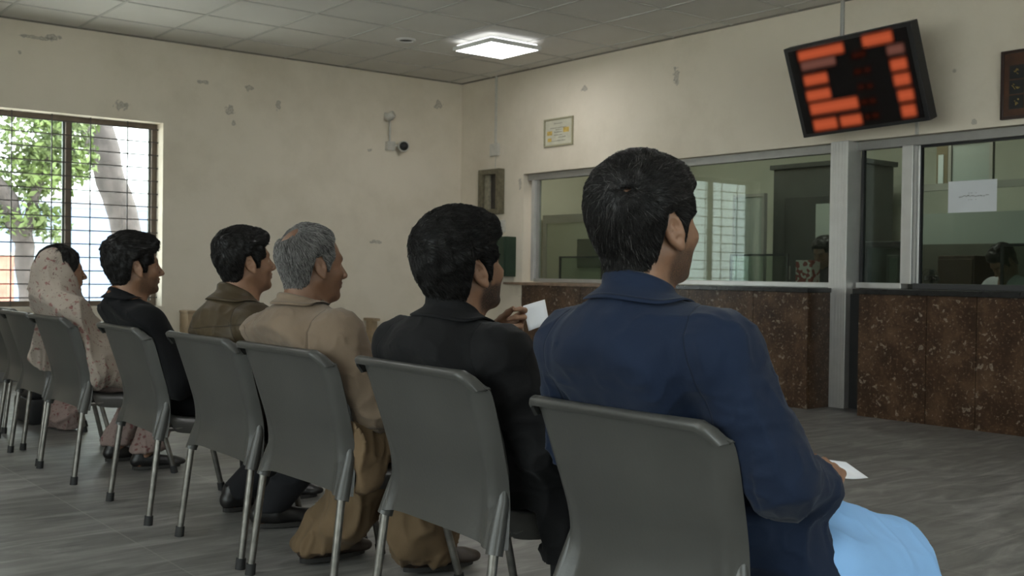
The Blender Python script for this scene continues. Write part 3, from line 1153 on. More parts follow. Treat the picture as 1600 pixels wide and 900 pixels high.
def tree(label, loc, trunk, blobs, nleaf, size, seed):
    """trunk: list of limbs [(pts, radii)], blobs: (x,y,z,r) in local coordinates"""
    t = thing('tree', label, 'tree', loc)
    b = MB()
    for pts, rad in trunk:
        # subdivide for a gentle, knotty outline
        P, R_ = [], []
        for i in range(len(pts) - 1):
            for q in range(4):
                f = q / 4
                p = Vector(pts[i]).lerp(Vector(pts[i + 1]), f)
                P.append(p + Vector((math.sin(q * 2.1 + i) * .02, 0, 0)))
                R_.append((rad[i] * (1 - f) + rad[i + 1] * f) * (1 + .05 * math.sin(7.0 * (i + f))))
        P.append(Vector(pts[-1]))
        R_.append(rad[-1])
        b.tube(P, R_, 14)
    b.build('trunk', M_bark, t, True)
    rg = np.random.default_rng(seed)
    V, F = [], []
    tot = sum(bl[3] ** 2 for bl in blobs)
    for (x, y, z, r) in blobs:
        n = int(nleaf * r * r / tot)
        d = rg.normal(size=(n, 3))
        d /= np.linalg.norm(d, axis=1)[:, None]
        P = np.array([x, y, z]) + d * (r * rg.uniform(.35, 1.05, n) ** .6)[:, None] * np.array([1, 1, .85])
        a = rg.normal(size=(n, 3))
        a /= np.linalg.norm(a, axis=1)[:, None]
        c = np.cross(a, rg.normal(size=(n, 3)))
        c /= np.linalg.norm(c, axis=1)[:, None]
        nn = np.cross(a, c)
        s = size * rg.uniform(.6, 1.3, n)[:, None]
        q0, q1, q2, q3 = P - a * s, P + c * s * .42 + nn * s * .12, P + a * s, P - c * s * .42 + nn * s * .12
        i0 = len(V) * 4
        base = sum(len(v) for v in V)
        V.append(np.stack([q0, q1, q2, q3], 1).reshape(-1, 3))
        idx = base + np.arange(n)[:, None] * 4
        F.append(np.concatenate([idx, idx + 1, idx + 2, idx + 3], 1))
    if V:
        from_np('foliage', np.concatenate(V), np.concatenate(F), M_leaf, t, False)
    return t


tree('thick leaning grey tree trunk outside the right pane of the window', (5.32, 15.6, -.15),
     [([(.50, 0, 0), (.26, 0, 1.1), (-.10, 0, 2.2), (-.34, 0, 3.0), (-.52, 0, 3.9), (-.75, 0, 5.5)], [.27, .235, .20, .22, .24, .17]),
      ([(-.42, 0, 3.6), (.3, .2, 5.2)], [.15, .10])],
     [(-.2, .2, 5.6, 1.2), (.55, 0.3, 3.55, .38), (.75, 0.3, 2.75, .25), (-.75, .3, 2.7, .42), (-.75, .4, 3.2, .35)], 2200, .075, 3)
tree('leafy green tree outside the left pane of the window', (3.55, 14.4, -.15),
     [([(.30, 0, 0), (.20, 0, .9), (.12, 0, 1.6)], [.17, .13, .115]), ([(.12, 0, 1.5), (-.05, 0, 2.0), (-.6, 0, 2.7)], [.115, .11, .09]), ([(.12, 0, 1.5), (.45, .1, 2.6)], [.08, .05])],
     [(.30, 0, 2.95, .55), (.50, .2, 2.45, .48), (.2, .2, 2.35, .42), (.78, .3, 2.6, .35), (.72, .3, 3.1, .4), (.12, 0, 1.78, .30), (.45, .1, 1.72, .28), (-.3, .1, 1.75, .3), (-.9, .3, 3.6, .6)], 4200, .062, 5)
tree('slim pale tree trunk outside at the right edge of the window', (6.95, 18.0, -.15),
     [([(.35, 0, 0), (.18, 0, 2.0), (-.05, 0, 4.2), (-.1, 0, 6)], [.11, .10, .09, .06])], [(-.3, 0, 4.9, .7)], 450, .09, 9)

# ================================================================== CHAIRS
X0 = 1.595                 # rear feet of the row
M_chair = mat('grey_moulded_plastic', (0.062, 0.061, 0.056), 0.34, spec=.45, noise=.10, nscale=3.5, bump=.08, bscale=120)
M_steel = mat('worn_steel_tube', (0.23, 0.22, 0.20), 0.38, .9, noise=.25, nscale=30)
M_rubber = mat('black_rubber', (0.014, 0.014, 0.014), .7)


def catmull(P, n):
    P = np.asarray(P, float)
    P = np.vstack([2 * P[0] - P[1], P, 2 * P[-1] - P[-2]])
    out = []
    m = len(P) - 3
    for t in np.linspace(0, m, n):
        i = min(int(t), m - 1)
        f = t - i
        a, b_, c, d = P[i:i + 4]
        out.append(.5 * (2 * b_ + (c - a) * f + (2 * a - 5 * b_ + 4 * c - d) * f * f + (3 * b_ - 3 * c + d - a) * f ** 3))
    return np.array(out)


def shell(grid, thick):
    """grid (nv,nu,3) -> closed slab verts/quads"""
    nv, nu, _ = grid.shape
    du = np.gradient(grid, axis=1)
    dv = np.gradient(grid, axis=0)
    n = np.cross(du, dv)
    n /= np.linalg.norm(n, axis=2)[..., None] + 1e-9
    A = grid + n * thick / 2
    B = grid - n * thick / 2
    V = np.concatenate([A.reshape(-1, 3), B.reshape(-1, 3)])
    o = nv * nu
    F = []
    for i in range(nv - 1):
        for j in range(nu - 1):
            a = i * nu + j
            F.append((a, a + 1, a + nu + 1, a + nu))
            F.append((o + a, o + a + nu, o + a + nu + 1, o + a + 1))
    for i in range(nv - 1):
        for j in (0, nu - 1):
            a, c = i * nu + j, (i + 1) * nu + j
            F.append((a, c, o + c, o + a) if j == 0 else (c, a, o + a, o + c))
    for j in range(nu - 1):
        for i in (0, nv - 1):
            a, c = i * nu + j, i * nu + j + 1
            F.append((c, a, o + a, o + c) if i == 0 else (a, c, o + c, o + a))
    return V, np.array(F)


def chair_meshes():
    """backrest, seat built once (local: x forward from the rear feet, y left, z up)"""
    # --- backrest: columns of (x, z, half width)
    prof = [(-.062, .770, .272), (-.064, .782, .277), (-.048, .7885, .279), (-.034, .780, .281), (-.026, .758, .282), (-.006, .70, .281), (.025, .60, .272), (.050, .52, .262), (.060, .455, .258), (.056, .40, .262), (.046, .345, .272)]
    c = catmull(prof, 46)
    nu = 41
    us = np.linspace(-1, 1, nu)
    G = np.zeros((len(c), nu, 3))
    for i, (x, z, w) in enumerate(c):
        k = i / (len(c) - 1)
        xr = -.033 + .02 * min(1, k * 3)     # where the sheet would be without the rolled lip
        for j, u in enumerate(us):
            a = abs(u)
            # rounded top corners
            tz = -.034 * max(0, (a - .89) / .11) ** 2.2 * max(0, 1 - k * 2.6)
            lipf = (1 - max(0, (a - .90) / .10) ** 2) if k < .42 else 1.0
            side = .030 * max(0, (a - .86) / .14) ** 2 * min(1, max(0, k - .12) * 3)       # flange bending forward
            bow = .022 * (1 - u * u) * min(1, k * 3)           # back bowed toward the rear
            bot = .020 * (1 - a ** 3) * max(0, (k - .8) / .2) ** 1.5     # lower edge a little higher in the middle
            slv = -.022 * math.exp(-((a - .90) / .07) ** 2) * max(0, (k - .6) / .4)   # bulge round the leg socket
            xx = x if k > .36 else xr - (xr - x) * lipf
            if k < .42:
                zr = .774 - .075 * k
                z_ = zr + (z - zr) * max(0, lipf)
            else:
                z_ = z
            G[i, j] = (xx + side - bow + slv, u * w * (1 - .012 * max(0, (a - .8) / .2) ** 2 * max(0, 1 - k * 3)), z_ + tz + bot)
    Vb, Fb = shell(G, .007)
    # --- leg sockets merged into the backrest mesh
    bm = bmesh.new()
    vs = [bm.verts.new(v) for v in Vb]
    for f in Fb:
        try:
            bm.faces.new([vs[i] for i in f])
        except ValueError:
            pass
    m = MB()
    m.bm.free()
    m.bm = bm
    for s in (-1, 1):
        m.tube([(.064, s * .228, .68), (.079, s * .234, .60), (.084, s * .239, .53), (.076, s * .246, .46), (.056, s * .254, .39), (.040, s * .261, .335)], [.002, .007, .012, .0165, .0205, .022], 16)
    bmesh.ops.recalc_face_normals(bm, faces=bm.faces[:])
    me_b = bpy.data.meshes.new('backrest')
    bm.to_mesh(me_b)
    bm.free()
    # --- seat pan with a rolled-down edge
    sp = catmull([(.068, .475), (.082, .435), (.13, .412), (.22, .402), (.34, .406), (.44, .413), (.485, .405), (.50, .375), (.496, .345)], 30)
    G = np.zeros((len(sp), nu, 3))
    for i, (x, z) in enumerate(sp):
        k = i / (len(sp) - 1)
        for j, u in enumerate(us):
            a = abs(u)
            e = max(0, (a - .84) / .16)
            w = .246 - .012 * k
            edge = min(1, max(0, (k - .12) / .1))
            y = u * w if a < .93 else math.copysign(w * (.93 + (a - .93) * .35), u)
            G[i, j] = (x, y, z + .014 * a * a * (1 - k) - (.065 * e ** 2.2) * edge * (1 - max(0, (k - .8) / .2) * .6))
    Vs, Fs = shell(G, .008)
    me_s = bpy.data.meshes.new('seat')
    me_s.from_pydata([tuple(v) for v in Vs], [], [tuple(int(q) for q in f) for f in Fs])
    for me in (me_b, me_s):
        me.polygons.foreach_set('use_smooth', [True] * len(me.polygons))
        try:
            me.set_sharp_from_angle(angle=math.radians(50))
        except Exception:
            pass
    return me_b, me_s


CH_ME = chair_meshes()


def make_chair(label):
    t = thing('waiting_chair', label, 'chair', (X0, 0, 0), 0, 'grey plastic waiting chairs in a row')
    link_mesh('backrest', CH_ME[0], M_chair, t)
    link_mesh('seat', CH_ME[1], M_chair, t)
    for s in (-1, 1):
        for (a, c) in (((.043, s * .259, .36), (.0, s * .268, .012)), ((.40, s * .215, .385), (.50, s * .245, .012))):
            b = MB()
            mid = tuple(a[i] * .5 + c[i] * .5 for i in range(3))
            b.tube([a, mid, c], .0125, 14)
            lg = b.build('leg', M_steel, t, True)
            b = MB()
            d = (Vector(a) - Vector(c)).normalized()
            b.tube([Vector((c[0] - d.x * .004, c[1] - d.y * .004, 0.0)), Vector(c) + d * .026], [.0175, .0165], 14)
            b.build('rubber_tip', M_rubber, lg, True)
    b = MB()
    b.tube([(.40, -.205, .375), (.40, .205, .375)], .009)
    b.tube([(.12, -.215, .37), (.12, .215, .37)], .009)
    for s in (-1, 1):
        b.tube([(.06, s * .23, .372), (.40, s * .205, .375)], .010)
    b.build('under_frame', M_steel, t, True)
    return t


CHAIRS = [  # centre y, x of the rear feet, turn, width scale, label
    (1.615, 1.600, 0.0, 0.97, 'nearest grey plastic chair behind the man in the navy jacket'),
    (2.375, 1.600, -3.0, 1.05, 'grey plastic chair behind the man in black who holds up a white slip'),
    (3.130, 1.598, 0.5, 1.00, 'grey plastic chair of the grey haired man in the beige sweater'),
    (3.765, 1.603, -1.0, 1.06, 'grey plastic chair of the young man in the olive brown jacket'),
    (4.565, 1.590, -3.0, 1.02, 'grey plastic chair of the man in the black coat by the window'),
    (5.560, 1.582, 1.0, .99, 'grey plastic chair of the woman in the floral shawl'),
    (6.150, 1.585, 1.0, .96, 'empty grey plastic chair just left of the woman in the floral shawl'),
    (6.720, 1.655, 1.0, .96, 'empty grey plastic chair second from the left end of the row'),
    (7.420, 1.720, 2.0, .96, 'empty grey plastic chair at the far left end of the row'),
]
proto = None
for (cyy, cx, rz, ws, lab) in CHAIRS:
    c = make_chair(lab) if proto is None else copy_tree(proto)
    if proto is None:
        proto = c
    c['label'] = lab
    c.location = (cx, cyy, 0)
    c.rotation_euler = (0, 0, math.radians(rz))
    c.scale = (1, ws, .955 if cyy < 2 else 1)

# ================================================================== PEOPLE: implicit body modelling
f32 = np.float32


def vlen(a):
    return np.sqrt(np.einsum('...i,...i->...', a, a))


def rc(p, a, b, r1, r2):
    a = np.asarray(a, f32)
    ba = np.asarray(b, f32) - a
    pa = p - a
    t = np.clip(pa @ ba / max(float(ba @ ba), 1e-9), 0, 1)
    return vlen(pa - t[:, None] * ba) - (r1 + (r2 - r1) * t)


def ell(p, c, r, R=None):
    q = p - np.asarray(c, f32)
    if R is not None:
        q = q @ np.asarray(R, f32)
    r = np.asarray(r, f32)
    k0 = vlen(q / r)
    k1 = vlen(q / (r * r)) + 1e-9
    return k0 * (k0 - 1) / k1


def smin(a, b, k):
    h = np.maximum(k - np.abs(a - b), 0) / k
    return np.minimum(a, b) - h * h * k * .25


def smax(a, b, k):
    return -smin(-a, -b, k)


def sfold(ds, k):
    d = ds[0]
    for e in ds[1:]:
        d = smin(d, e, k)
    return d


def sstep(x, a, b):
    t = np.clip((x - a) / (b - a), 0, 1)
    return t * t * (3 - 2 * t)


def lattice(p, seed):
    """smooth value noise, -1..1"""
    i = np.floor(p).astype(np.int64)
    f = (p - i).astype(f32)
    f = f * f * (3 - 2 * f)

    def h(dx, dy, dz):
        n = (i[:, 0] + dx) * 73856093 ^ (i[:, 1] + dy) * 19349663 ^ (i[:, 2] + dz) * 83492791 ^ seed * 2654435
        n = (n ^ (n >> 13)) * 1274126177
        return ((n >> 8) & 0xffff).astype(f32) / 32768.0 - 1.0
    x, y, z = f[:, 0], f[:, 1], f[:, 2]
    a = h(0, 0, 0) * (1 - x) + h(1, 0, 0) * x
    b_ = h(0, 1, 0) * (1 - x) + h(1, 1, 0) * x
    c = h(0, 0, 1) * (1 - x) + h(1, 0, 1) * x
    d = h(0, 1, 1) * (1 - x) + h(1, 1, 1) * x
    return (a * (1 - y) + b_ * y) * (1 - z) + (c * (1 - y) + d * y) * z


def ridge(p, seed):
    return 1 - 2 * np.abs(lattice(p, seed))


def crease(p, seed):
    n = np.minimum(np.abs(lattice(p, seed) * 1.7), 1)
    return 1.7 * (1 - n) ** 2.2 - .55


def mesh_sdf(fn, lo, hi, h, margin=1.25):
    """block-sparse sampling of fn on a grid, then surface nets"""
    B = 8
    lo = np.asarray(lo, float)
    nb = np.maximum(1, np.ceil((np.asarray(hi, float) - lo) / (h * B)).astype(int))
    n = nb * B + 1
    bc = np.stack(np.meshgrid(*[(np.arange(k) + .5) * B * h for k in nb], indexing='ij'), -1).reshape(-1, 3) + lo
    dc = fn(bc.astype(f32))
    keep = np.abs(dc) < (B * h * .87 * margin + h)
    G = np.repeat(np.repeat(np.repeat(np.where(dc > 0, 1.0, -1.0).astype(f32).reshape(nb), B, 0), B, 1), B, 2)
    G = np.pad(G, ((0, 1), (0, 1), (0, 1)), mode='edge')
    idx = np.argwhere(keep.reshape(nb))
    loc = np.stack(np.meshgrid(*[np.arange(B + 1)] * 3, indexing='ij'), -1).reshape(-1, 3)
    for s in range(0, len(idx), 900):
        I = (idx[s:s + 900, None, :] * B + loc[None]).reshape(-1, 3)
        d = fn((I * h + lo).astype(f32))
        G[I[:, 0], I[:, 1], I[:, 2]] = d
    ins = G < 0
    mixed = np.zeros(tuple(n - 1), np.int8)
    for dx in (0, 1):
        for dy in (0, 1):
            for dz in (0, 1):
                mixed += ins[dx:n[0] - 1 + dx, dy:n[1] - 1 + dy, dz:n[2] - 1 + dz]
    act = (mixed > 0) & (mixed < 8)
    A = np.argwhere(act)
    vid = np.full(act.shape, -1, np.int32)
    vid[A[:, 0], A[:, 1], A[:, 2]] = np.arange(len(A))
    P = np.zeros((len(A), 3))
    C = np.zeros(len(A))
    cs = np.array([(i, j, k) for i in (0, 1) for j in (0, 1) for k in (0, 1)])
    for a in range(8):
        for b_ in range(a + 1, 8):
            if np.abs(cs[a] - cs[b_]).sum() != 1:
                continue
            ia, ib = A + cs[a], A + cs[b_]
            ga, gb = G[ia[:, 0], ia[:, 1], ia[:, 2]], G[ib[:, 0], ib[:, 1], ib[:, 2]]
            m = (ga < 0) != (gb < 0)
            t = np.where(m, ga / np.where(np.abs(ga - gb) < 1e-9, 1, ga - gb), 0)
            P += np.where(m[:, None], ia + t[:, None] * (cs[b_] - cs[a]), 0)
            C += m
    V = P / np.maximum(C, 1)[:, None] * h + lo
    quads = []
    for ax_ in range(3):
        sl0 = [slice(None)] * 3
        sl1 = [slice(None)] * 3
        sl0[ax_] = slice(0, n[ax_] - 1)
        sl1[ax_] = slice(1, n[ax_])
        ch = ins[tuple(sl0)] != ins[tuple(sl1)]
        E = np.argwhere(ch)
        o1, o2 = (ax_ + 1) % 3, (ax_ + 2) % 3
        ok = (E[:, o1] > 0) & (E[:, o2] > 0) & (E[:, o1] < n[o1] - 1) & (E[:, o2] < n[o2] - 1)
        E = E[ok]
        e1 = np.eye(3, dtype=int)[o1]
        e2 = np.eye(3, dtype=int)[o2]
        q = [E - e1 - e2, E - e2, E, E - e1]
        q = np.stack([vid[c[:, 0], c[:, 1], c[:, 2]] for c in q], 1)
        flip = ~ins[E[:, 0], E[:, 1], E[:, 2]]
        q[flip] = q[flip][:, ::-1]
        quads.append(q)
    Q = np.concatenate(quads)
    Q = Q[(Q >= 0).all(1)]
    return V, Q


def smooth_mesh(V, Q, it=1, lam=.5):
    for _ in range(it):
        S = np.zeros_like(V)
        c = np.zeros(len(V))
        for a, b_ in ((0, 1), (1, 2), (2, 3), (3, 0)):
            for k in range(3):
                S[:, k] += np.bincount(Q[:, a], V[Q[:, b_], k], len(V)) + np.bincount(Q[:, b_], V[Q[:, a], k], len(V))
            c += np.bincount(Q[:, a], minlength=len(V)) + np.bincount(Q[:, b_], minlength=len(V))
        V = V + lam * (S / np.maximum(c, 1)[:, None] - V)
    return V


def normals(V, Q):
    n = np.cross(V[Q[:, 2]] - V[Q[:, 0]], V[Q[:, 3]] - V[Q[:, 1]])
    Nn = np.zeros_like(V)
    for a in range(4):
        for k in range(3):
            Nn[:, k] += np.bincount(Q[:, a], n[:, k], len(V))
    return Nn / (np.linalg.norm(Nn, axis=1)[:, None] + 1e-12)


def poly_sd(px, pz, poly):
    """signed distance to a 2-D polygon, positive inside"""
    d = np.full(px.shape, 1e9)
    ins = np.zeros(px.shape, bool)
    m = len(poly)
    for i in range(m):
        ax_, az = poly[i]
        bx_, bz = poly[(i + 1) % m]
        ex, ez = bx_ - ax_, bz - az
        wx, wz = px - ax_, pz - az
        t = np.clip((wx * ex + wz * ez) / (ex * ex + ez * ez + 1e-12), 0, 1)
        d = np.minimum(d, (wx - t * ex) ** 2 + (wz - t * ez) ** 2)
        c = ((az > pz) != (bz > pz)) & (px < (bx_ - ax_) * (pz - az) / (bz - az + 1e-12) + ax_)
        ins ^= c
    return np.where(ins, 1, -1) * np.sqrt(d)


# ------------------------------------------------------------------ head


def head_sdf(q, female=False):
    """q in head space: x forward, y left, z up, origin midway between the ears"""
    ay = np.stack([q[:, 0], np.abs(q[:, 1]), q[:, 2]], 1)
    d = ell(q, (-.014, 0, .042), (.099, .077, .088))
    d = smin(d, ell(q, (.044, 0, -.012), (.050, .060, .082)), .035)
    d = smin(d, rc(ay, (.002, .050, -.040), (.068, .012, -.092), .016, .014), .032)       # jaw
    d = smin(d, ell(q, (.079, 0, -.092), (.020, .024, .018)), .02)                          # chin
    d = smin(d, rc(ay, (.077, .036, .026), (.088, .006, .023), .013, .012), .016)          # brow
    d = smin(d, ell(ay, (.062, .042, -.022), (.026, .022, .020)), .02)                      # cheekbone
    d = smin(d, ell(ay, (.048, .026, -.050), (.036, .020, .040)), .022)                      # cheek below the cheekbone
    d = smax(d, -(ell(ay, (.099, .033, .003), (.016, .019, .013))), .016)                   # eye socket
    d = smin(d, ell(ay, (.0745, .032, .003), (.0125, .0135, .0115)), .004)                  # eyelids
    d = smin(d, rc(q, (.091, 0, .018), (.119, 0, -.027), .0085, .0118), .012)               # nose
    d = smin(d, ell(ay, (.107, .0125, -.032), (.012, .008, .0078)), .008)                    # nostril wing
    d = smin(d, ell(q, (.088, 0, -.055), (.016, .026, .017)), .012)                         # mouth mound
    d = smin(d, ell(q, (.098, 0, -.0515), (.009, .021, .0055)), .005)
    d = smin(d, ell(q, (.096, 0, -.0635), (.009, .018, .006)), .005)
    d = smax(d, -ell(q, (.108, 0, -.0575), (.012, .022, .0014)), .004)
    # ears
    ca, sa = math.cos(.42), math.sin(.42)
    e = ay - np.asarray((-.006, .080, -.002), f32)
    ex = e[:, 0] * ca + e[:, 1] * sa
    ey = -e[:, 0] * sa + e[:, 1] * ca
    el = np.stack([ex + .18 * e[:, 2], ey, e[:, 2]], 1)
    ear = ell(el, (-.006, .0, .003), (.0195, .0085, .0325))
    ear = smin(ear, ell(el, (.0, -.001, -.027), (.0085, .006, .0105)), .008)
    ear = smax(ear, -ell(el, (-.004, .0095, .004), (.0125, .0095, .0225)), .003)
    ear = smin(ear, ell(el, (-.009, .003, .000), (.0035, .004, .016)), .003)
    ear = smin(ear, ell(el, (.008, .002, -.004), (.0045, .005, .009)), .003)
    ear = smin(ear, rc(ay, (.000, .070, -.004), (-.006, .078, -.004), .013, .008), .006)
    return smin(d, ear, .005)


MALE_HAIR = [(.094, .088), (.082, .070), (.058, .060), (.060, .022), (.032, .010), (.026, -.030), (.009, -.032), (.004, .016), (-.008, .036), (-.028, .030), (-.036, -.012), (-.040, -.048), (-.060, -.080), (-.30, -.082), (-.30, .30), (.20, .30), (.16, .13)]


def hand_cones(W, X, Y, curl=(.35, .45, .3), thumb=(.5, .3), spread=.07, s=1.0, curls=None):
    """rounded cones for a hand: W wrist, X finger direction, Y thumb-side direction; palm faces X x Y = -Z' """
    W, X, Y = np.asarray(W, float), np.asarray(X, float), np.asarray(Y, float)
    X = X / np.linalg.norm(X)
    Y = Y - X * (Y @ X)
    Y = Y / np.linalg.norm(Y)
    Z = np.cross(X, Y)           # back of a right hand is +Z when Y is its thumb side (left hand: pass flip)
    return W, X, Y, Z


def make_hand(W, X, Y, flip=1, s=1.0, curl=(.35, .5, .35), curls=None, thumb_out=.75, thumb_bend=.25, thumb_drop=.35, spread=.05):
    W, X, Y, Z = hand_cones(W, X, Y)
    Z = Z * flip                # Z = back of the hand

    def P(x, y, z):
        return W + (X * x + Y * y + Z * z) * s
    palm, fing = [], []
    base = [(.092, .030), (.096, .010), (.090, -.010), (.080, -.028)]
    for (bx_, by) in base:
        palm.append((P(.0, by * .55, 0), P(bx_, by, .003), .014 * s, .0105 * s))
    palm.append((P(.02, .02, -.006), P(.06, .026, -.008), .016 * s, .012 * s))
    palm.append((P(.02, -.018, -.006), P(.06, -.024, -.006), .014 * s, .011 * s))
    L = [(.043, .026, .021), (.047, .030, .022), (.043, .028, .021), (.034, .021, .019)]
    for i, ((bx_, by), ls) in enumerate(zip(base, L)):
        c = curls[i] if curls else tuple(v * (1 + .07 * i) for v in curl)
        ang = 0
        p = P(bx_, by, .002)
        rr_ = [.0092, .0082, .0074, .0062]
        k = .92 if i == 3 else 1
        sp = spread * (1.5 - i)
        for j in range(3):
            ang += c[j]
            d = (X * math.cos(ang) - Z * math.sin(ang)) + Y * sp * math.cos(ang)
            d = d / np.linalg.norm(d)
            p2 = p + d * ls[j] * s
            fing.append((p, p2, rr_[j] * k * s, rr_[j + 1] * k * s))
            p = p2
    tp = P(.018, .022, -.006)
    d = X * math.cos(thumb_out) + Y * math.sin(thumb_out) - Z * thumb_drop
    d /= np.linalg.norm(d)
    p2 = tp + d * .042 * s
    palm.append((tp, p2, .0145 * s, .0115 * s))
    d2 = d * math.cos(thumb_bend) + (X * .8 - Y * .6) * math.sin(thumb_bend)
    d2 /= np.linalg.norm(d2)
    p3 = p2 + d2 * .032 * s
    d3 = d2 * math.cos(thumb_bend * .7) + (X * .8 - Y * .6) * math.sin(thumb_bend * .7)
    d3 /= np.linalg.norm(d3)
    p4 = p3 + d3 * .025 * s
    fing.append((p2, p3, .0108 * s, .0098 * s))
    fing.append((p3, p4, .0098 * s, .0075 * s))
    return palm, fing, W


def hand_sdf(p, hd):
    palm, fing, W = hd
    d = sfold([rc(p, *c) for c in palm], .012)
    k = len(fing)
    # each finger as a chain, joined to the palm but not to its neighbours
    chains = [fing[0:3], fing[3:6], fing[6:9], fing[9:12], fing[12:14]]
    for ch in chains:
        f = sfold([rc(p, *c) for c in ch], .004)
        d = smin(d, f, .006)
    return d

# ------------------------------------------------------------------ person materials


def skin_mat(name, col, hair=(0.012, 0.010, 0.009)):
    m = mat(name, col, 0.48, spec=.4, noise=.12, nscale=18, bump=.12, bscale=160)
    nt = m.node_tree
    b = nt.nodes['Principled BSDF']
    b.inputs['Subsurface Weight'].default_value = 0.08
    b.inputs['Subsurface Radius'].default_value = (.012, .005, .003)
    b.inputs['Subsurface Scale'].default_value = 1.0
    src = b.inputs['Base Color'].links[0].from_socket
    a = N(nt, 'ShaderNodeAttribute')
    a.attribute_name = 'beard'
    tc = N(nt, 'ShaderNodeTexCoord')
    n = N(nt, 'ShaderNodeTexNoise')
    n.inputs['Scale'].default_value = 420
    nt.links.new(tc.outputs['Object'], n.inputs['Vector'])
    k = ramp(nt, n.outputs['Fac'], [(.35, .55), (.6, 1.0)])
    c = mixc(nt, math_node(nt, 'MULTIPLY', a.outputs['Fac'], k), src, hair)
    a2 = N(nt, 'ShaderNodeAttribute')
    a2.attribute_name = 'lip'
    c = mixc(nt, math_node(nt, 'MULTIPLY', a2.outputs['Fac'], .6), c, (col[0] * .75, col[1] * .5, col[2] * .5))
    nt.links.new(c, b.inputs['Base Color'])
    return m


def hair_mat(name, dark, grey, rough=.42):
    m = bpy.data.materials.new(name)
    m.use_nodes = True
    nt = m.node_tree
    b = nt.nodes['Principled BSDF']
    b.inputs['Roughness'].default_value = rough
    b.inputs['Specular IOR Level'].default_value = .22
    a = N(nt, 'ShaderNodeAttribute')
    a.attribute_name = 'grey'
    nt.links.new(mixc(nt, a.outputs['Fac'], dark, grey), b.inputs['Base Color'])
    return m


def cloth_mat(name, col, rough=.85, weave=300.0, wb=.25, noise=.08, sheen=.15, seam=True, seamcol=.5, crease=1.0):
    m = mat(name, col, rough, spec=.18, noise=noise, nscale=7, sheen=sheen * .3)
    nt = m.node_tree
    b = nt.nodes['Principled BSDF']
    tc = N(nt, 'ShaderNodeTexCoord')
    n = N(nt, 'ShaderNodeTexNoise')
    n.inputs['Scale'].default_value = weave
    n.inputs['Detail'].default_value = 2
    nt.links.new(tc.outputs['Object'], n.inputs['Vector'])
    n2 = N(nt, 'ShaderNodeTexNoise')
    n2.inputs['Scale'].default_value = 22
    n2.inputs['Detail'].default_value = 4
    nt.links.new(tc.outputs['Object'], n2.inputs['Vector'])
    wr = N(nt, 'ShaderNodeTexNoise')
    wr.noise_type = 'RIDGED_MULTIFRACTAL'
    wr.inputs['Scale'].default_value = 7.0
    wr.inputs['Detail'].default_value = 2.5
    wr.inputs['Roughness'].default_value = .45
    wr.inputs['Distortion'].default_value = .5
    wm = N(nt, 'ShaderNodeMapping')
    wm.inputs['Rotation'].default_value = (.5, .3, .6)
    wm.inputs['Scale'].default_value = (1.3, .8, .8)
    nt.links.new(tc.outputs['Object'], wm.inputs[0])
    nt.links.new(wm.outputs[0], wr.inputs['Vector'])
    hgt = math_node(nt, 'ADD', math_node(nt, 'MULTIPLY', n.outputs['Fac'], .25), n2.outputs['Fac'])
    b0 = N(nt, 'ShaderNodeBump')
    b0.inputs['Strength'].default_value = .22 * crease
    b0.inputs['Distance'].default_value = .02
    nt.links.new(wr.outputs['Fac'], b0.inputs['Height'])
    if seam:
        a = N(nt, 'ShaderNodeAttribute')
        a.attribute_name = 'seam'
        r = N(nt, 'ShaderNodeMapRange')
        r.inputs[1].default_value = .0012
        r.inputs[2].default_value = .0045
        nt.links.new(math_node(nt, 'ABSOLUTE', a.outputs['Fac']), r.inputs[0])
        hgt = math_node(nt, 'ADD', hgt, math_node(nt, 'MULTIPLY', r.outputs[0], 1.2))
        src = b.inputs['Base Color'].links[0].from_socket
        r2_ = N(nt, 'ShaderNodeMapRange')
        r2_.inputs[1].default_value = .0006
        r2_.inputs[2].default_value = .0022
        r2_.inputs[3].default_value = seamcol
        r2_.inputs[4].default_value = 1.0
        nt.links.new(math_node(nt, 'ABSOLUTE', a.outputs['Fac']), r2_.inputs[0])
        nt.links.new(mixc(nt, 1.0, src, r2_.outputs[0], 'MULTIPLY'), b.inputs['Base Color'])
    bp = N(nt, 'ShaderNodeBump')
    bp.inputs['Strength'].default_value = wb
    bp.inputs['Distance'].default_value = .004
    nt.links.new(hgt, bp.inputs['Height'])
    nt.links.new(b0.outputs[0], bp.inputs['Normal'])
    nt.links.new(bp.outputs[0], b.inputs['Normal'])
    return m


def rotm(yaw_=0, pitch_=0, roll_=0):
    """columns = head axes in the world; yaw left +, pitch up +, roll toward own right +"""
    M = Matrix.Rotation(math.radians(yaw_), 3, 'Z') @ Matrix.Rotation(math.radians(-pitch_), 3, 'Y') @ Matrix.Rotation(math.radians(roll_), 3, 'X')
    return np.array(M)


A3 = np.array


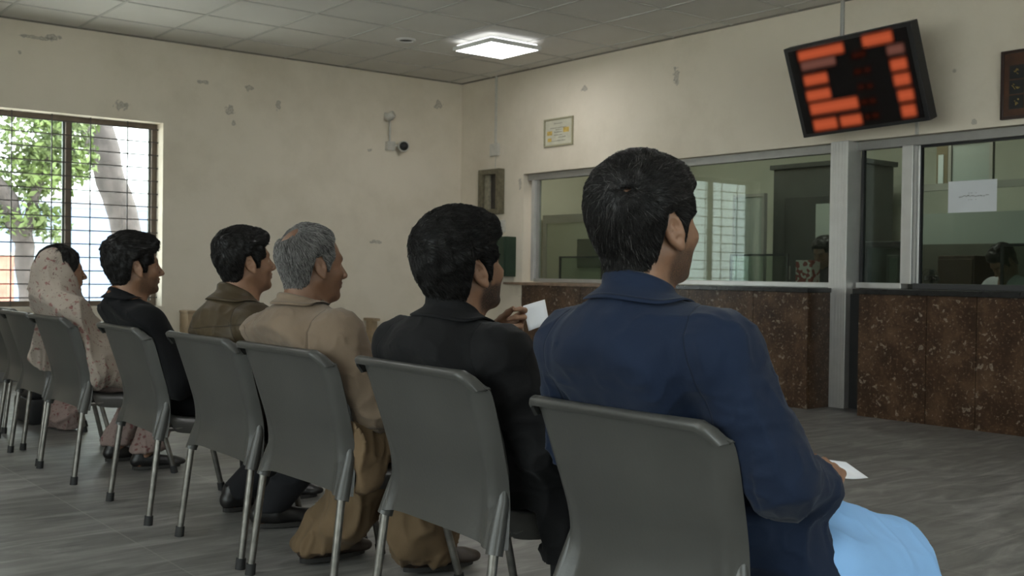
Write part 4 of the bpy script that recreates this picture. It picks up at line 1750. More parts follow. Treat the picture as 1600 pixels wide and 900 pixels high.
def default_joints(cyy, px, head, yaw_=0, pitch_=0, roll_=0, hs=1.0, seat=.41, neck=None, shz=None, shw=.185, lean=0.0):
    """a seated figure facing +x; px pelvis x, head = midpoint between the ears"""
    J = {}
    hx, hy, hz = head
    R = rotm(yaw_, pitch_, roll_)
    J['R'], J['hc'], J['hs'] = R, A3(head, float), hs
    nk = A3(neck, float) if neck is not None else A3((hx - .045, hy, hz - .145), float)
    J['neck'] = nk
    sz = shz if shz is not None else nk[2] - .055
    J['pel'] = A3((px, cyy, seat + .115), float)
    J['chest'] = A3((nk[0] * .72 + px * .28 + .01, nk[1] * .8 + cyy * .2, nk[2] - .17), float)
    J['waist'] = (J['pel'] * .55 + J['chest'] * .45) + A3((-.012, 0, 0))
    for s, n in ((-1, 'r'), (1, 'l')):
        J['s' + n] = A3((nk[0] + .015, nk[1] + s * shw, sz), float)
        J['e' + n] = A3((nk[0] + .10, nk[1] + s * (shw + .065), sz - .265), float)
        J['w' + n] = A3((nk[0] + .33, cyy + s * .09, seat + .185), float)
        J['h' + n] = A3((px + .02, cyy + s * .085, seat + .095), float)
        J['k' + n] = A3((px + .40, cyy + s * .12, seat + .085), float)
        J['a' + n] = A3((px + .42, cyy + s * .11, .075), float)
        J['hx' + n] = A3((.8, -s * .35, -.12))
        J['toe' + n] = A3((1, s * .12, 0))
    J['cy'] = cyy
    J['seat'] = seat
    return J


def to_head(p, J):
    return ((p - J['hc'].astype(f32)) @ J['R'].astype(f32)) / f32(J['hs'])


def chair_clip(p, d, J, k=.014, off=0.0):
    """keeps cloth and flesh in front of the chair back and above the seat pan"""
    ch = J.get('chair')
    if ch is None:
        return d
    cx, cyy, rz = ch[:3]
    zs = ch[3] if len(ch) > 3 else 1.0
    c_, s_ = math.cos(rz), math.sin(rz)
    dx, dy = p[:, 0] - f32(cx), p[:, 1] - f32(cyy)
    lx, ly, z = dx * f32(c_) + dy * f32(s_), -dx * f32(s_) + dy * f32(c_), p[:, 2] / f32(zs)
    xb = np.interp(z, [.34, .40, .455, .52, .60, .70, .76, .80, .88, 1.0, 1.2], [.046, .056, .060, .050, .025, -.006, -.026, -.055, -.105, -.15, -.19]).astype(f32)
    top_ = 1 - sstep(z, .76, .84)
    xb = xb + f32(.004 + off) + f32(.024) * sstep(np.abs(ly), .20, .285) * top_ - f32(.016) * (1 - np.minimum(1, (ly / .25) ** 2))
    cb = np.maximum(np.maximum(lx - xb, z - f32(1.0)), np.abs(ly) - f32(.300) * (1 - .0 * z))
    d = smax(d, -cb, k)
    top = f32(.419) - .012 * (1 - np.minimum(1, (ly / .25) ** 2))
    sb = np.maximum(np.maximum(z - top, f32(.33) - z), np.maximum(np.abs(ly) - f32(.258), np.maximum(lx - f32(.512), f32(.03) - lx)))
    return smax(d, -sb, .010)


def body_fn(J, hands, legs=True):
    R, hc, hs = J['R'], J['hc'], J['hs']

    def fn(p):
        # trunk
        q = p.copy()
        sc_ = f32(1.28)
        q[:, 1] = (q[:, 1] - f32(J['cy'])) / sc_ + f32(J['cy'])

        def Y(v):
            w = v.copy()
            w[1] = (w[1] - J['cy']) / 1.28 + J['cy']
            return w
        d = sfold([rc(q, Y(J['pel']), Y(J['waist']), .108, .090), rc(q, Y(J['waist']), Y(J['chest']), .090, .100)], .05)
        for n in 'rl':
            d = smin(d, rc(p, J['chest'] + A3((0, 0, .05)), J['s' + n], .085, .058), .06)
            d = smin(d, rc(p, J['neck'] + A3((0, 0, -.01)), J['s' + n], .045, .045), .05)
            arm = smin(rc(p, J['s' + n], J['e' + n], .054, .043), rc(p, J['e' + n], J['w' + n], .043, .028), .02)
            d = smin(d, arm, .02)
            if legs:
                leg = smin(rc(p, J['h' + n], J['k' + n], .082, .056), rc(p, J['k' + n], J['a' + n], .056, .036), .03)
                t = J['toe' + n] / np.linalg.norm(J['toe' + n])
                fa = J['a' + n] + A3((0, 0, -.035)) - t * .03
                leg = smin(leg, rc(p, fa, fa + t * .17 + A3((0, 0, -.008)), .034, .022), .03)
                d = smin(d, leg, .03)
        # neck and head
        nh = hc + R @ A3((-.030, 0, -.055)) * hs
        nt_ = hc + R @ A3((.030, 0, -.075)) * hs
        nk = smin(rc(p, J['neck'] + A3((-.005, 0, -.06)), nh, .064, .056 * hs), rc(p, J['neck'] + A3((.035, 0, -.05)), nt_, .045, .035 * hs), .03)
        d = smin(d, nk, .05)
        m = vlen(p - hc.astype(f32)) < .24
        if m.any():
            hd = head_sdf(to_head(p[m], J)) * hs
            d[m] = smin(d[m], hd, .028)
        for h_ in hands:
            m = vlen(p - h_[2].astype(f32)) < .26
            if m.any():
                d[m] = smin(d[m], hand_sdf(p[m], h_), .018)
        return chair_clip(p, d, J, .014, .016) if J.get('chair') is not None else d
    return fn


def person_root(label, loc, cat='person'):
    return thing('person', label, cat, tuple(loc))


def add_body(root, J, hands, m, h, beard=0.0, brow=.9, legs=True, lo=None, hi=None, name='body'):
    c = J['pel']
    pts = [J[k] for k in J if isinstance(J[k], np.ndarray) and J[k].shape == (3,) and k[0] not in 'ht' or k in ('hc', 'hr', 'hl')]
    P = np.array([J[k] for k in ('pel', 'neck', 'hc', 'sr', 'sl', 'er', 'el', 'wr', 'wl', 'kr', 'kl', 'ar', 'al')])
    lo_, hi_ = P.min(0) - .2, P.max(0) + .24
    lo_[2] = max(lo_[2], 0.0) if legs else J['pel'][2] - .15
    V, Q = mesh_sdf(body_fn(J, hands, legs), lo_, hi_, h)
    V = smooth_mesh(V, Q, 1, .35)
    q = to_head(V.astype(f32), J)
    ay = np.abs(q[:, 1])
    near = (vlen(q) < .17)
    bd = np.zeros(len(V))
    # moustache, cheeks, jaw and chin
    jaw = sstep(-.030 - .25 * (q[:, 0] - .04) - q[:, 2] + .012 * lattice(q * 60, 3), -.004, .022) * sstep(q[:, 0], -.012, .012) * sstep(q[:, 2], -.125, -.095)
    side = sstep(q[:, 0], .004, .012) * (1 - sstep(q[:, 0], .030, .042)) * (1 - sstep(q[:, 2], .0, .03)) * sstep(ay, .045, .055)
    bd = np.maximum(jaw, side) * beard * near
    br = np.exp(-((q[:, 2] - .026 - .12 * (ay - .03)) / .0055) ** 2) * sstep(q[:, 0], .06, .07) * sstep(ay, .010, .016) * (1 - sstep(ay, .046, .056))
    bd = np.maximum(bd, br * brow * near)
    lp = np.exp(-((q[:, 2] + .0575) / .009) ** 2) * sstep(q[:, 0], .088, .094) * (1 - sstep(ay, .018, .026)) * near
    loc = np.array(root.location)
    return from_np(name, V - loc, Q, m, root, True, {'beard': bd, 'lip': lp})


def add_eyes(body, root, J):
    loc = Vector(root.location)
    for s in (-1, 1):
        c = J['hc'] + J['R'] @ A3((.0765, s * .032, .003)) * J['hs']
        b = MB()
        Mh = Matrix([list(J['R'][i]) + [0] for i in range(3)] + [[0, 0, 0, 1]])
        Mz = Matrix.Translation(Vector(c) - loc) @ Mh @ Matrix.Rotation(math.radians(90), 4, 'Y')
        r = .0113 * J['hs']
        b.lathe([(r * math.sin(a) + 1e-5, -r * math.cos(a)) for a in np.linspace(.05, math.pi - .42, 9)], 14, Mz)
        e = b.build('eye', M_eye, body, True)
        b = MB()
        b.lathe([(r * math.sin(a) + 1e-5, -r * math.cos(a) * 1.03) for a in np.linspace(math.pi - .46, math.pi - .02, 5)], 14, Mz)
        b.build('iris', M_iris, e, True)


M_eye = mat('eye_white', (.55, .52, .48), .2)
M_iris = mat('dark_iris', (.015, .009, .006), .15)


def add_hair(root, J, m, poly=MALE_HAIR, top=.024, side=.013, nape=.006, front=0.0, h=.0034, seed=1, strands=1500, slen=.030, whorl=(-.070, .004, .098), grey=.0, cap_grey=None, bald=0.0, lump=.004, lift=.0022, srad=.0006, part=0.0):
    hs = J['hs']

    def thick(q):
        s = poly_sd(q[:, 0], q[:, 2], poly).astype(f32)
        z = q[:, 2]
        t = nape + (side - nape) * sstep(z, -.07, -.01) + (top - side) * sstep(z, .045, .115)
        t = t + front * np.exp(-((q[:, 0] - .075) / .035) ** 2 - ((z - .105) / .04) ** 2)
        t = t + lump * ridge(q * A3((38, 30, 30)), seed) * sstep(z, -.05, .03) + lump * .6 * lattice(q * 75, seed + 4)
        if bald:
            dd = vlen((q - A3((-.076, .004, .100), f32)) / A3((.044, .044, .040), f32))
            t = t * (1 - bald * (1 - sstep(dd, .72, 1.15)))
            t = t - .009 * bald * (1 - sstep(dd + .18 * lattice(q * 90, 77), .55, .95))
        if part:
            w = vlen((q - A3(whorl, f32))[:, :] / A3((1.6, 2.4, .8), f32))
            t = t - part * np.exp(-(w / .010) ** 2) * (.75 + .5 * lattice(q * 160, 5))
        k = sstep(s, -.004, .012)
        return t * k - .006 * (1 - sstep(s, -.008, .003))

    def core(q):
        d = ell(q, (-.014, 0, .042), (.099, .077, .088))
        d = smin(d, ell(q, (.044, 0, -.012), (.050, .060, .082)), .035)
        # back of the neck, so that the nape hair follows it
        return smin(d, rc(q, (-.028, 0, -.055), (-.042, 0, -.16), .053, .056), .05)

    def fn(q):
        return core(q) - thick(q)
    V, Q = mesh_sdf(fn, (-.165, -.125, -.115), (.145, .125, .185), h, 2.2)
    keepv = thick(V.astype(f32)) > -.0042
    Q = Q[keepv[Q].all(1)]
    used = np.unique(Q)
    mp = np.full(len(V), -1)
    mp[used] = np.arange(len(used))
    V, Q = V[used], mp[Q]
    V = smooth_mesh(V, Q, 1, .3)
    Nn = normals(V, Q)
    # strands that flow away from the whorl and lie on the surface
    rg = np.random.default_rng(seed + 50)
    th = thick(V.astype(f32))
    good = np.where(th > .003)[0]
    st = rg.choice(good, strands)
    P = V[st] + rg.normal(size=(strands, 3)) * .0015
    w = A3(whorl, float)

    def grad(x):
        e = .0015
        g = np.stack([fn((x + A3(v) * e).astype(f32)) - fn((x - A3(v) * e).astype(f32)) for v in ((1, 0, 0), (0, 1, 0), (0, 0, 1))], 1)
        return g / (np.linalg.norm(g, axis=1)[:, None] + 1e-9)
    path = []
    L = slen * rg.uniform(.6, 1.2, strands) * (.35 + .65 * sstep(P[:, 2], -.06, .05))
    tw = rg.normal(size=(strands, 3)) * .35
    nseg = 5
    for k in range(nseg):
        g = grad(P)
        dist = fn(P.astype(f32))
        tgt = lift * (.2 + 1.3 * k / (nseg - 1)) * rg.uniform(.6, 1.3, strands)
        P = P - g * (dist - tgt)[:, None]
        path.append((P.copy(), g))
        f = P - w + tw * .03
        f = f + np.cross(g, f) * .25 + tw * np.linalg.norm(f, axis=1)[:, None] * .25
        f[:, 2] -= .25 * np.linalg.norm(f, axis=1) * (P[:, 2] < .06)
        f = f - g * np.einsum('ij,ij->i', f, g)[:, None]
        f /= np.linalg.norm(f, axis=1)[:, None] + 1e-9
        P = P + f * (L / (nseg - 1))[:, None]
    SV = []
    rad = srad * np.array([.9, 1.0, 1.0, .8, .25])
    for k in range(nseg):
        p, g = path[k]
        d = (path[min(k + 1, nseg - 1)][0] - path[max(k - 1, 0)][0])
        d /= np.linalg.norm(d, axis=1)[:, None] + 1e-9
        b_ = np.cross(d, g)
        for a in range(3):
            an = a * 2.0944
            SV.append(p + (g * math.cos(an) + b_ * math.sin(an)) * rad[k])
    SV = np.stack(SV, 1)             # strands, nseg*3, 3
    base = len(V) + np.arange(strands)[:, None] * (nseg * 3)
    SF = []
    for k in range(nseg - 1):
        for a in range(3):
            a2 = (a + 1) % 3
            SF.append(np.concatenate([base + k * 3 + a, base + k * 3 + a2, base + k * 3 + 3 + a2, base + k * 3 + 3 + a], 1))
    SF = np.concatenate(SF)
    gs = np.where(rg.uniform(size=strands) < grey * (1.5 if False else 1), rg.uniform(.5, 1, strands), rg.uniform(0, .10, strands))
    cg = np.full(len(V), grey * .35 if cap_grey is None else cap_grey) * (1 + .6 * lattice(V.astype(f32) * 120, 9))
    AV = np.concatenate([cg, np.repeat(gs, nseg * 3)])
    allV = np.concatenate([V, SV.reshape(-1, 3)])
    allV = (allV * hs) @ J['R'].T + J['hc'] - np.array(root.location)
    return from_np('hair', allV, np.concatenate([Q, SF]), m, root, True, {'grey': np.clip(AV, 0, 1)})


def add_cloth(root, name, fn, lo, hi, h, m, folds=(), sm=2, seam=None, parent=None, attrs=None, clip=True):
    """folds: list of (amplitude, scale vec, seed, weight function or None)"""
    J_ = J if clip else {}
    V, Q = mesh_sdf((lambda p: chair_clip(p, fn(p), J_)) if clip else fn, lo, hi, h, 1.4)
    V = smooth_mesh(V, Q, sm, .5)
    Nn = normals(V, Q)
    D = np.zeros(len(V))
    for (amp, scl, seed, wf) in folds:
        x = V + .03 * np.stack([lattice((V * 6).astype(f32), seed + 11), lattice((V * 6).astype(f32), seed + 12), lattice((V * 6).astype(f32), seed + 13)], 1)
        f = crease((x * A3(scl)).astype(f32), seed)
        D += np.maximum(1.25 * amp * f, -.0045) * (1 if wf is None else wf(V))
    if clip and J_.get('chair') is not None:
        # no folds pushed into the chair
        far = chair_clip(V.astype(f32), np.full(len(V), -1.0, f32), J_)
        D = np.where(far > -.012, np.minimum(D, 0), D)
    V = V + Nn * D[:, None]
    at = {}
    if seam is not None:
        at['seam'] = seam(V)
    else:
        at['seam'] = np.ones(len(V))
    if attrs:
        at.update({k: f(V) for k, f in attrs.items()})
    loc = np.array(root.location)
    return from_np(name, V - loc, Q, m, parent or root, True, at)


def arm_d(p, J, n, r0, r1, r2, cuff=.0, k=.03):
    w = J['w' + n]
    fd = (w - J['e' + n]) / np.linalg.norm(w - J['e' + n])
    ce = w - fd * cuff
    d2 = rc(p, J['e' + n], ce + fd * .03, r1, r2)
    d2 = smax(d2, (p - ce.astype(f32)) @ fd.astype(f32), .006)
    return smin(rc(p, J['s' + n], J['e' + n], r0, r1), d2, k)


def coat_fn(J, r_chest=.135, r_waist=.135, r_hip=.15, wide=1.30, arms=(.078, .066, .050), cuff=.0, hem=None, sh=.068, trap=.058, hump=0.0, hunch=(0, 0, 0), thigh=None, kt=.06, neck_cut=.062, drop=None):
    def fn(p):
        cyy = f32(J['cy'])
        q = p.copy()
        q[:, 1] = (q[:, 1] - cyy) / f32(wide) + cyy

        def Y(v):
            w = np.array(v, float)
            w[1] = (w[1] - J['cy']) / wide + J['cy']
            return w
        d = sfold([rc(q, Y(J['pel']) + A3((0, 0, -.02)), Y(J['waist']), r_hip, r_waist), rc(q, Y(J['waist']), Y(J['chest']), r_waist, r_chest)], .06)
        ch = J['chest'] + A3((-.01, 0, .07)) + A3(hunch)
        for n in 'rl':
            d = smin(d, rc(p, ch, J['s' + n], r_chest * .78, sh), kt)
            d = smin(d, rc(p, J['neck'] + A3((-.004, 0, -.012)), J['s' + n] + A3((0, 0, .002)), trap, trap * .9), .05)
        if hump:
            d = smin(d, ell(p, J['neck'] + A3((-.055, 0, -.12)), (.085, .15, .12)) - hump, .06)
        for n in 'rl':
            d = smin(d, arm_d(p, J, n, *arms, cuff=cuff), .032)
        if thigh:
            for n in 'rl':
                d = smin(d, rc(p, J['h' + n], J['h' + n] * (1 - thigh[0]) + J['k' + n] * thigh[0], thigh[1], thigh[2]), .05)
        if drop is not None:
            for (a, b_, ra, rb) in drop:
                d = smin(d, rc(p, a, b_, ra, rb), .05)
        # opening for the neck
        up_ = J['hc'] - J['neck']
        up_ = up_ / np.linalg.norm(up_)
        d = smax(d, -rc(p, J['neck'] + up_ * .012, J['neck'] + up_ * .2, neck_cut, neck_cut + .02), .012)
        if hem is not None:
            d = smax(d, f32(hem) - p[:, 2], .012)
        return d
    return fn


def bounds(J, pad=.2, legs=False):
    ks = ['pel', 'neck', 'chest', 'sr', 'sl', 'er', 'el', 'wr', 'wl'] + (['kr', 'kl', 'ar', 'al'] if legs else ['hr', 'hl'])
    P = np.array([J[k] for k in ks])
    return P.min(0) - pad, P.max(0) + pad


def collar(root, parent, J, m, r_top=.066, r_bot=.098, h=.055, flare=.0, tilt=24, gap=35, th=.004, up_=.03, fx=1.12, back=0.0, center=(0, 0, 0), stand=.02, name='collar', yscale=1.0, roll_=0, fit=None, gapm=.004):
    """turned-down coat collar: a band round the neck, open at the throat"""
    c0 = J['neck'] + A3(center)
    Rt = np.array(Matrix.Rotation(math.radians(roll_), 3, 'X') @ Matrix.Rotation(math.radians(tilt), 3, 'Y'))
    th0 = math.radians(gap)
    A = np.linspace(-math.pi + th0, math.pi - th0, 61)       # 0 = back of the neck
    prof = []                                                # (radius, height) around the section, closed loop
    rin = r_top - th
    out_ = [(r_top + (r_bot - r_top) * t ** 1.25, up_ - h * t) for t in np.linspace(0, 1, 8)]
    inn = [(r - th, z - th * .3) for r, z in out_[::-1]]
    edge = [(r_bot + .0005, up_ - h - .003)]
    topc = [(r_top - th * .5, up_ + .003)]
    loop = out_ + edge + inn[:-1] + [(rin, up_)] + topc
    V, nl = [], len(loop)
    for a in A:
        f = abs(a) / math.pi
        for r, z in loop:
            low = max(0, (f - .55) / .45)
            zz = z - low * .012
            rr_ = r + .006 * math.sin(a * 3 + 1.0) * max(0, (up_ - z) / h) * .6
            V.append(c0 + Rt @ A3((-math.cos(a) * rr_ * fx, math.sin(a) * rr_ * yscale, zz)))
    F = []
    for i in range(len(A) - 1):
        for j in range(nl):
            j2 = (j + 1) % nl
            F.append((i * nl + j, i * nl + j2, (i + 1) * nl + j2, (i + 1) * nl + j))
    V = np.array(V)
    if fit is not None:
        # let the lower part lie on the garment
        tt = np.array([(up_ - z) / h for r, z in loop])
        inner = np.array([0.0] * 8 + [.5] + [1.0] * (nl - 9))
        W_ = np.tile(np.clip((tt - .15) / .5, 0, 1), len(A))
        off = np.tile(gapm + th * (1 - inner), len(A))
        for _ in range(4):
            X = V.astype(f32)
            d = fit(X)
            e = .003
            g = np.stack([fit(X + A3(v, f32) * f32(e)) - fit(X - A3(v, f32) * f32(e)) for v in ((1, 0, 0), (0, 1, 0), (0, 0, 1))], 1)
            g /= np.linalg.norm(g, axis=1)[:, None] + 1e-9
            mv = np.clip(d - off, -.02, .02)
            mv = np.where(mv < 0, mv, mv * W_)
            V = V - g * mv[:, None]
    at = {'seam': np.ones(len(V))}
    # stitched edge a little above the lower rim
    at['seam'] = np.array([(z - (up_ - h)) - .006 if k < 8 else 1.0 for _ in A for k, (r, z) in enumerate(loop)])
    return from_np(name, V - np.array(root.location), F, m, parent, True, at)


def shoe(root, ankle, toe, m, msole, size=1.0, name='shoe'):
    t = toe / np.linalg.norm(toe)
    base = A3((ankle[0], ankle[1], 0.0))
    s = np.cross((0, 0, 1), t)
    hz = max(ankle[2] - .075, 0)

    def fn(p):
        q = p - base.astype(f32) - A3((0, 0, hz), f32)
        x, y, z = q @ t.astype(f32), q @ s.astype(f32), q[:, 2]
        l = np.stack([x, y, z], 1) / size
        d = rc(l, (-.045, 0, .045), (.02, 0, .05), .036, .040)
        d = smin(d, rc(l, (.02, 0, .045), (.15, 0, .03), .040, .030), .03)
        d = smin(d, ell(l, (.165, 0, .026), (.058, .044, .027)), .02)
        d = smin(d, rc(l, (-.03, 0, .06), (-.025, 0, .095), .036, .038), .02)
        d = smax(d, .012 - l[:, 2], .004)
        d = smax(d, -rc(l, (-.025, 0, .10), (-.02, 0, .16), .030, .034), .006)
        return d * size
    lo = base + A3((-.28, -.28, 0))
    hi = base + A3((.28, .28, .16 + hz))
    V, Q = mesh_sdf(fn, lo, hi, .006)
    V = smooth_mesh(V, Q, 1)
    o = from_np(name, V - np.array(root.location), Q, m, root, True, {'seam': np.ones(len(V))})
    b = MB()
    pts = []
    n = 28
    outl = []
    for k in range(n):
        a = 2 * math.pi * k / n
        x = .062 + .132 * math.cos(a)
        w = .043 * (1 + .12 * math.cos(a))
        outl.append((x * size, math.sin(a) * w * size))
    lo_ = [b.bm.verts.new(Vector(base + t * x + s * y + A3((0, 0, hz))) - Vector(root.location)) for x, y in outl]
    hi_ = [b.bm.verts.new(Vector(base + t * x + s * y + A3((0, 0, hz + .016 * size))) - Vector(root.location)) for x, y in outl]
    for k in range(n):
        b.bm.faces.new((lo_[k], lo_[(k + 1) % n], hi_[(k + 1) % n], hi_[k]))
    b.bm.faces.new(list(reversed(lo_)))
    b.bm.faces.new(hi_)
    b.build('sole', msole, o)
    return o


def trousers_fn(J, r0=.10, r1=.078, r2=.058, ext=.0, lobes=(), floorcut=.06):
    def fn(p):
        d = rc(p, J['hr'], J['hl'], .11, .11)
        for n in 'rl':
            a = J['a' + n]
            d = smin(d, smin(rc(p, J['h' + n], J['k' + n], r0, r1), rc(p, J['k' + n], a + A3((0, 0, -ext)), r1, r2), .03), .03)
        for (a, b_, ra, rb) in lobes:
            d = smin(d, rc(p, a, b_, ra, rb), .04)
        return smax(d, f32(floorcut) - p[:, 2], .008)
    return fn


def paper_slip(label, pts, loc, thick_=.0006):
    """slightly curved paper sheet from four corners (order round the edge)"""
    a, b_, c, d = [A3(q, float) for q in pts]
    nu = nv = 7
    G = np.zeros((nv, nu, 3))
    nrm = np.cross(b_ - a, d - a)
    nrm /= np.linalg.norm(nrm)
    for i in range(nv):
        for j in range(nu):
            u, v = j / (nu - 1), i / (nv - 1)
            G[i, j] = (a * (1 - u) + b_ * u) * (1 - v) + (d * (1 - u) + c * u) * v + nrm * .0035 * math.sin(math.pi * u)
    V, F = shell(G, thick_)
    t = thing('paper_slip', label, 'paper', tuple(loc))
    from_np('sheet', V - A3(loc), F, M_paper, t, True)
    return t


M_paper = mat('white_paper', (.74, .74, .77), .7)
M_shoe = mat('black_shoe_leather', (.010, .009, .009), .4)
M_shoeb = mat('brown_shoe_leather', (.035, .022, .015), .45)
M_sole = mat('dark_sole', (.018, .016, .014), .7)

# ================================================================== THE PEOPLE IN THE ROW
SKIN = (0.235, 0.125, 0.075)
M_skin = skin_mat('warm_brown_skin', SKIN)
M_skin_d = skin_mat('deep_brown_skin', (0.165, 0.085, 0.05))
M_hair_b = hair_mat('black_hair', (.0075, .0065, .006), (.10, .095, .09))
M_hair_s = hair_mat('black_hair_with_grey', (.0085, .0075, .007), (.17, .16, .155))
M_hair_g = hair_mat('iron_grey_hair', (.030, .027, .025), (.27, .26, .25), .5)


def fold_w(J, n, c, r):
    """weight around a joint"""
    def w(V):
        return np.exp(-(np.linalg.norm(V - c, axis=1) / r) ** 2)
    return w


def armhole(J, sides=('r',), inset=.055, tilt=.35):
    """signed distance to the sleeve seams, only near the shoulders"""
    def s(V):
        out = np.ones(len(V))
        for n in sides:
            sg = -1 if n == 'r' else 1
            c = J['s' + n] + A3((0, -sg * inset * .4, 0))
            nr = A3((.12, sg, tilt))
            nr = nr / np.linalg.norm(nr)
            d = (V - c) @ nr
            near = (np.abs(V[:, 1] - c[1]) < .10) & (V[:, 2] > c[2] - .21)
            out = np.where(near & (np.abs(d) < np.abs(out)), d, out)
        return out
    return s


def both(*fs):
    def s(V):
        o = fs[0](V)
        for f in fs[1:]:
            d = f(V)
            o = np.where(np.abs(d) < np.abs(o), d, o)
        return o
    return s


# ------------------------------------------------------------------ 1 the man in the navy jacket (nearest)
J = default_joints(1.61, 1.80, (1.642, 1.615, 1.121), yaw_=3, pitch_=9, roll_=2, hs=1.13, neck=(1.605, 1.612, .955), shz=.868, shw=.178)
J['chair'] = (1.6, 1.615, 0.0, .955)
J['sr'], J['er'], J['wr'] = A3((1.635, 1.405, .876)), A3((1.705, 1.305, .640)), A3((1.925, 1.372, .580))
J['sl'], J['el'], J['wl'] = A3((1.600, 1.790, .868)), A3((1.720, 1.890, .64)), A3((1.965, 1.69, .622))
J['kr'], J['kl'] = A3((2.250, 1.440, .378)), A3((2.29, 1.77, .40))
J['ar'], J['al'] = A3((2.27, 1.46, .08)), A3((2.31, 1.78, .08))
hr = make_hand(J['wr'] + A3((.022, .008, .004)), (.80, .45, .30), (-.54, .68, .30), 1, 1.0, curl=(.35, .60, .45), thumb_out=.5)
hl = make_hand(J['wl'] + A3((.012, -.012, .010)), (.55, -.83, .12), (-.80, -.5, .40), -1, 1.0, curl=(.30, .45, .35), thumb_out=.5)
root = person_root('man in a navy blue jacket and pale blue tunic seated nearest on the right', (1.80, 1.61, .41))
bd = add_body(root, J, [hr, hl], M_skin, .0035, beard=.8)
add_eyes(bd, root, J)
add_hair(root, J, M_hair_s, top=.017, side=.012, nape=.006, seed=3, strands=8000, slen=.034, grey=.055, cap_grey=.02, whorl=(-.088, -.036, .082), part=.024, lump=.003, srad=.00048, front=.006)
M_navy = cloth_mat('navy_twill', (0.0065, 0.0135, 0.033), .8, 260, .25, .10, .25, True, .5, 2.0)
Jb = J


def yoke_w(V):
    return sstep(V[:, 2], .45, .7)


fn = coat_fn(J, r_chest=.135, r_waist=.142, r_hip=.158, wide=1.36, arms=(.080, .073, .050), cuff=.012, hem=.335, sh=.073, trap=.062, hump=.008, thigh=(.25, .13, .10), drop=[((1.84, 1.42, .52), (1.905, 1.385, .36), .085, .085), ((1.86, 1.77, .52), (1.90, 1.82, .38), .085, .07)], neck_cut=.058)
lo, hi = bounds(J, .22)
jk = add_cloth(root, 'jacket', fn, lo, hi, .0068, M_navy, [
    (.0055, (9, 7, 6), 21, lambda V: 1 - .6 * sstep(V[:, 2], .78, .9)),
    (.0045, (12, 12, 30), 22, lambda V: np.exp(-(np.linalg.norm(V - (J['er'] + A3((.03, .01, .04))), axis=1) / .16) ** 2) + np.exp(-(np.linalg.norm(V - J['el'], axis=1) / .16) ** 2)),
    (.002, (26, 20, 22), 23, None)], 2, armhole(J, ('r', 'l'), .05, .25))
collar(root, jk, J, M_navy, r_top=.073, r_bot=.108, h=.056, tilt=22, gap=38, up_=.038, fx=1.05, center=(.006, 0, .018), yscale=1.08, fit=fn)
M_paleblue = cloth_mat('pale_blue_cotton', (0.25, 0.46, 0.78), .85, 240, .15, .04, .1, True, .72)
fn = trousers_fn(J, .105, .082, .075, .02, floorcut=.07)


def kameez(p):
    d = rc(p, J['hr'], J['kr'] + A3((.015, 0, -.005)), .112, .093)
    d = smin(d, rc(p, J['hl'], J['kl'], .112, .093), .06)
    d = smin(d, rc(p, (J['hr'] + J['hl']) / 2, (J['kr'] + J['kl']) / 2 + A3((0, 0, .0)), .10, .075), .05)
    d = smin(d, rc(p, J['kr'] + A3((.03, 0, -.02)), J['kr'] + A3((.045, .02, -.14)), .082, .075), .05)
    d = smin(d, rc(p, J['kl'] + A3((.03, 0, -.02)), J['kl'] + A3((.045, -.02, -.14)), .082, .075), .05)
    d = smin(d, rc(p, (1.95, 1.365, .42), (2.25, 1.375, .33), .075, .075), .06)
    d = smin(d, rc(p, (1.95, 1.365, .34), (2.25, 1.375, .26), .06, .065), .06)
    d = smax(d, (f32(.215) - p[:, 2]) * .9, .01)
    return d


lo2, hi2 = A3((1.7, 1.28, .06)), A3((2.62, 1.98, .68))
km = add_cloth(root, 'tunic', kameez, lo2, hi2, .0062, M_paleblue, [
    (.005, (4, 7, 8), 31, lambda V: .4 + .6 * sstep(V[:, 0], 1.9, 2.2)),
    (.002, (14, 16, 12), 32, None)], 3, lambda V: np.where(V[:, 1] < 1.56, V[:, 2] - (.318 + .05 * sstep(V[:, 0], 2.25, 2.42) - .03 * sstep(V[:, 0], 2.2, 1.95)), 1.0))
add_cloth(root, 'trousers', fn, A3((1.65, 1.28, .05)), A3((2.62, 1.98, .62)), .009, M_paleblue, [(.006, (8, 8, 10), 33, None)], 2)
for n in 'rl':
    shoe(root, J['a' + n], J['toe' + n], M_shoe, M_sole)
paper_slip('white paper slip in the hands of the man in the navy jacket', [(2.05, 1.55, .628), (2.140, 1.460, .606), (2.222, 1.455, .562), (2.045, 1.420, .588)], (2.11, 1.47, .58))

# ------------------------------------------------------------------ 2 the man in black holding up a slip
J = default_joints(2.37, 1.80, (1.700, 2.348, 1.030), yaw_=4, pitch_=13, roll_=2, hs=1.08, neck=(1.660, 2.355, .885), shz=.815, shw=.18)
J['chair'] = (1.6, 2.375, math.radians(-3))
J['sr'], J['er'], J['wr'] = A3((1.700, 2.170, .812)), A3((1.775, 2.085, .595)), A3((2.04, 2.25, .585))
J['sl'], J['el'], J['wl'] = A3((1.635, 2.540, .815)), A3((1.76, 2.635, .64)), A3((1.862, 2.445, .838))
hr = make_hand(J['wr'] + A3((.02, .0, 0)), (.8, .5, -.1), (-.4, .8, .2), 1, 1.0)
hl = make_hand(J['wl'] + A3((.004, -.012, .008)), (.42, -.80, .34), (.05, .30, .95), -1, .98, curls=[(.55, 1.0, .6), (.85, 1.2, .7), (1.05, 1.25, .8), (1.15, 1.25, .8)], thumb_out=.30, thumb_bend=.12, thumb_drop=.45)
root = person_root('black haired man in a black jacket holding up a white slip of paper', (1.80, 2.37, .41))
bd = add_body(root, J, [hr, hl], M_skin, .0035, beard=1.0)
add_eyes(bd, root, J)
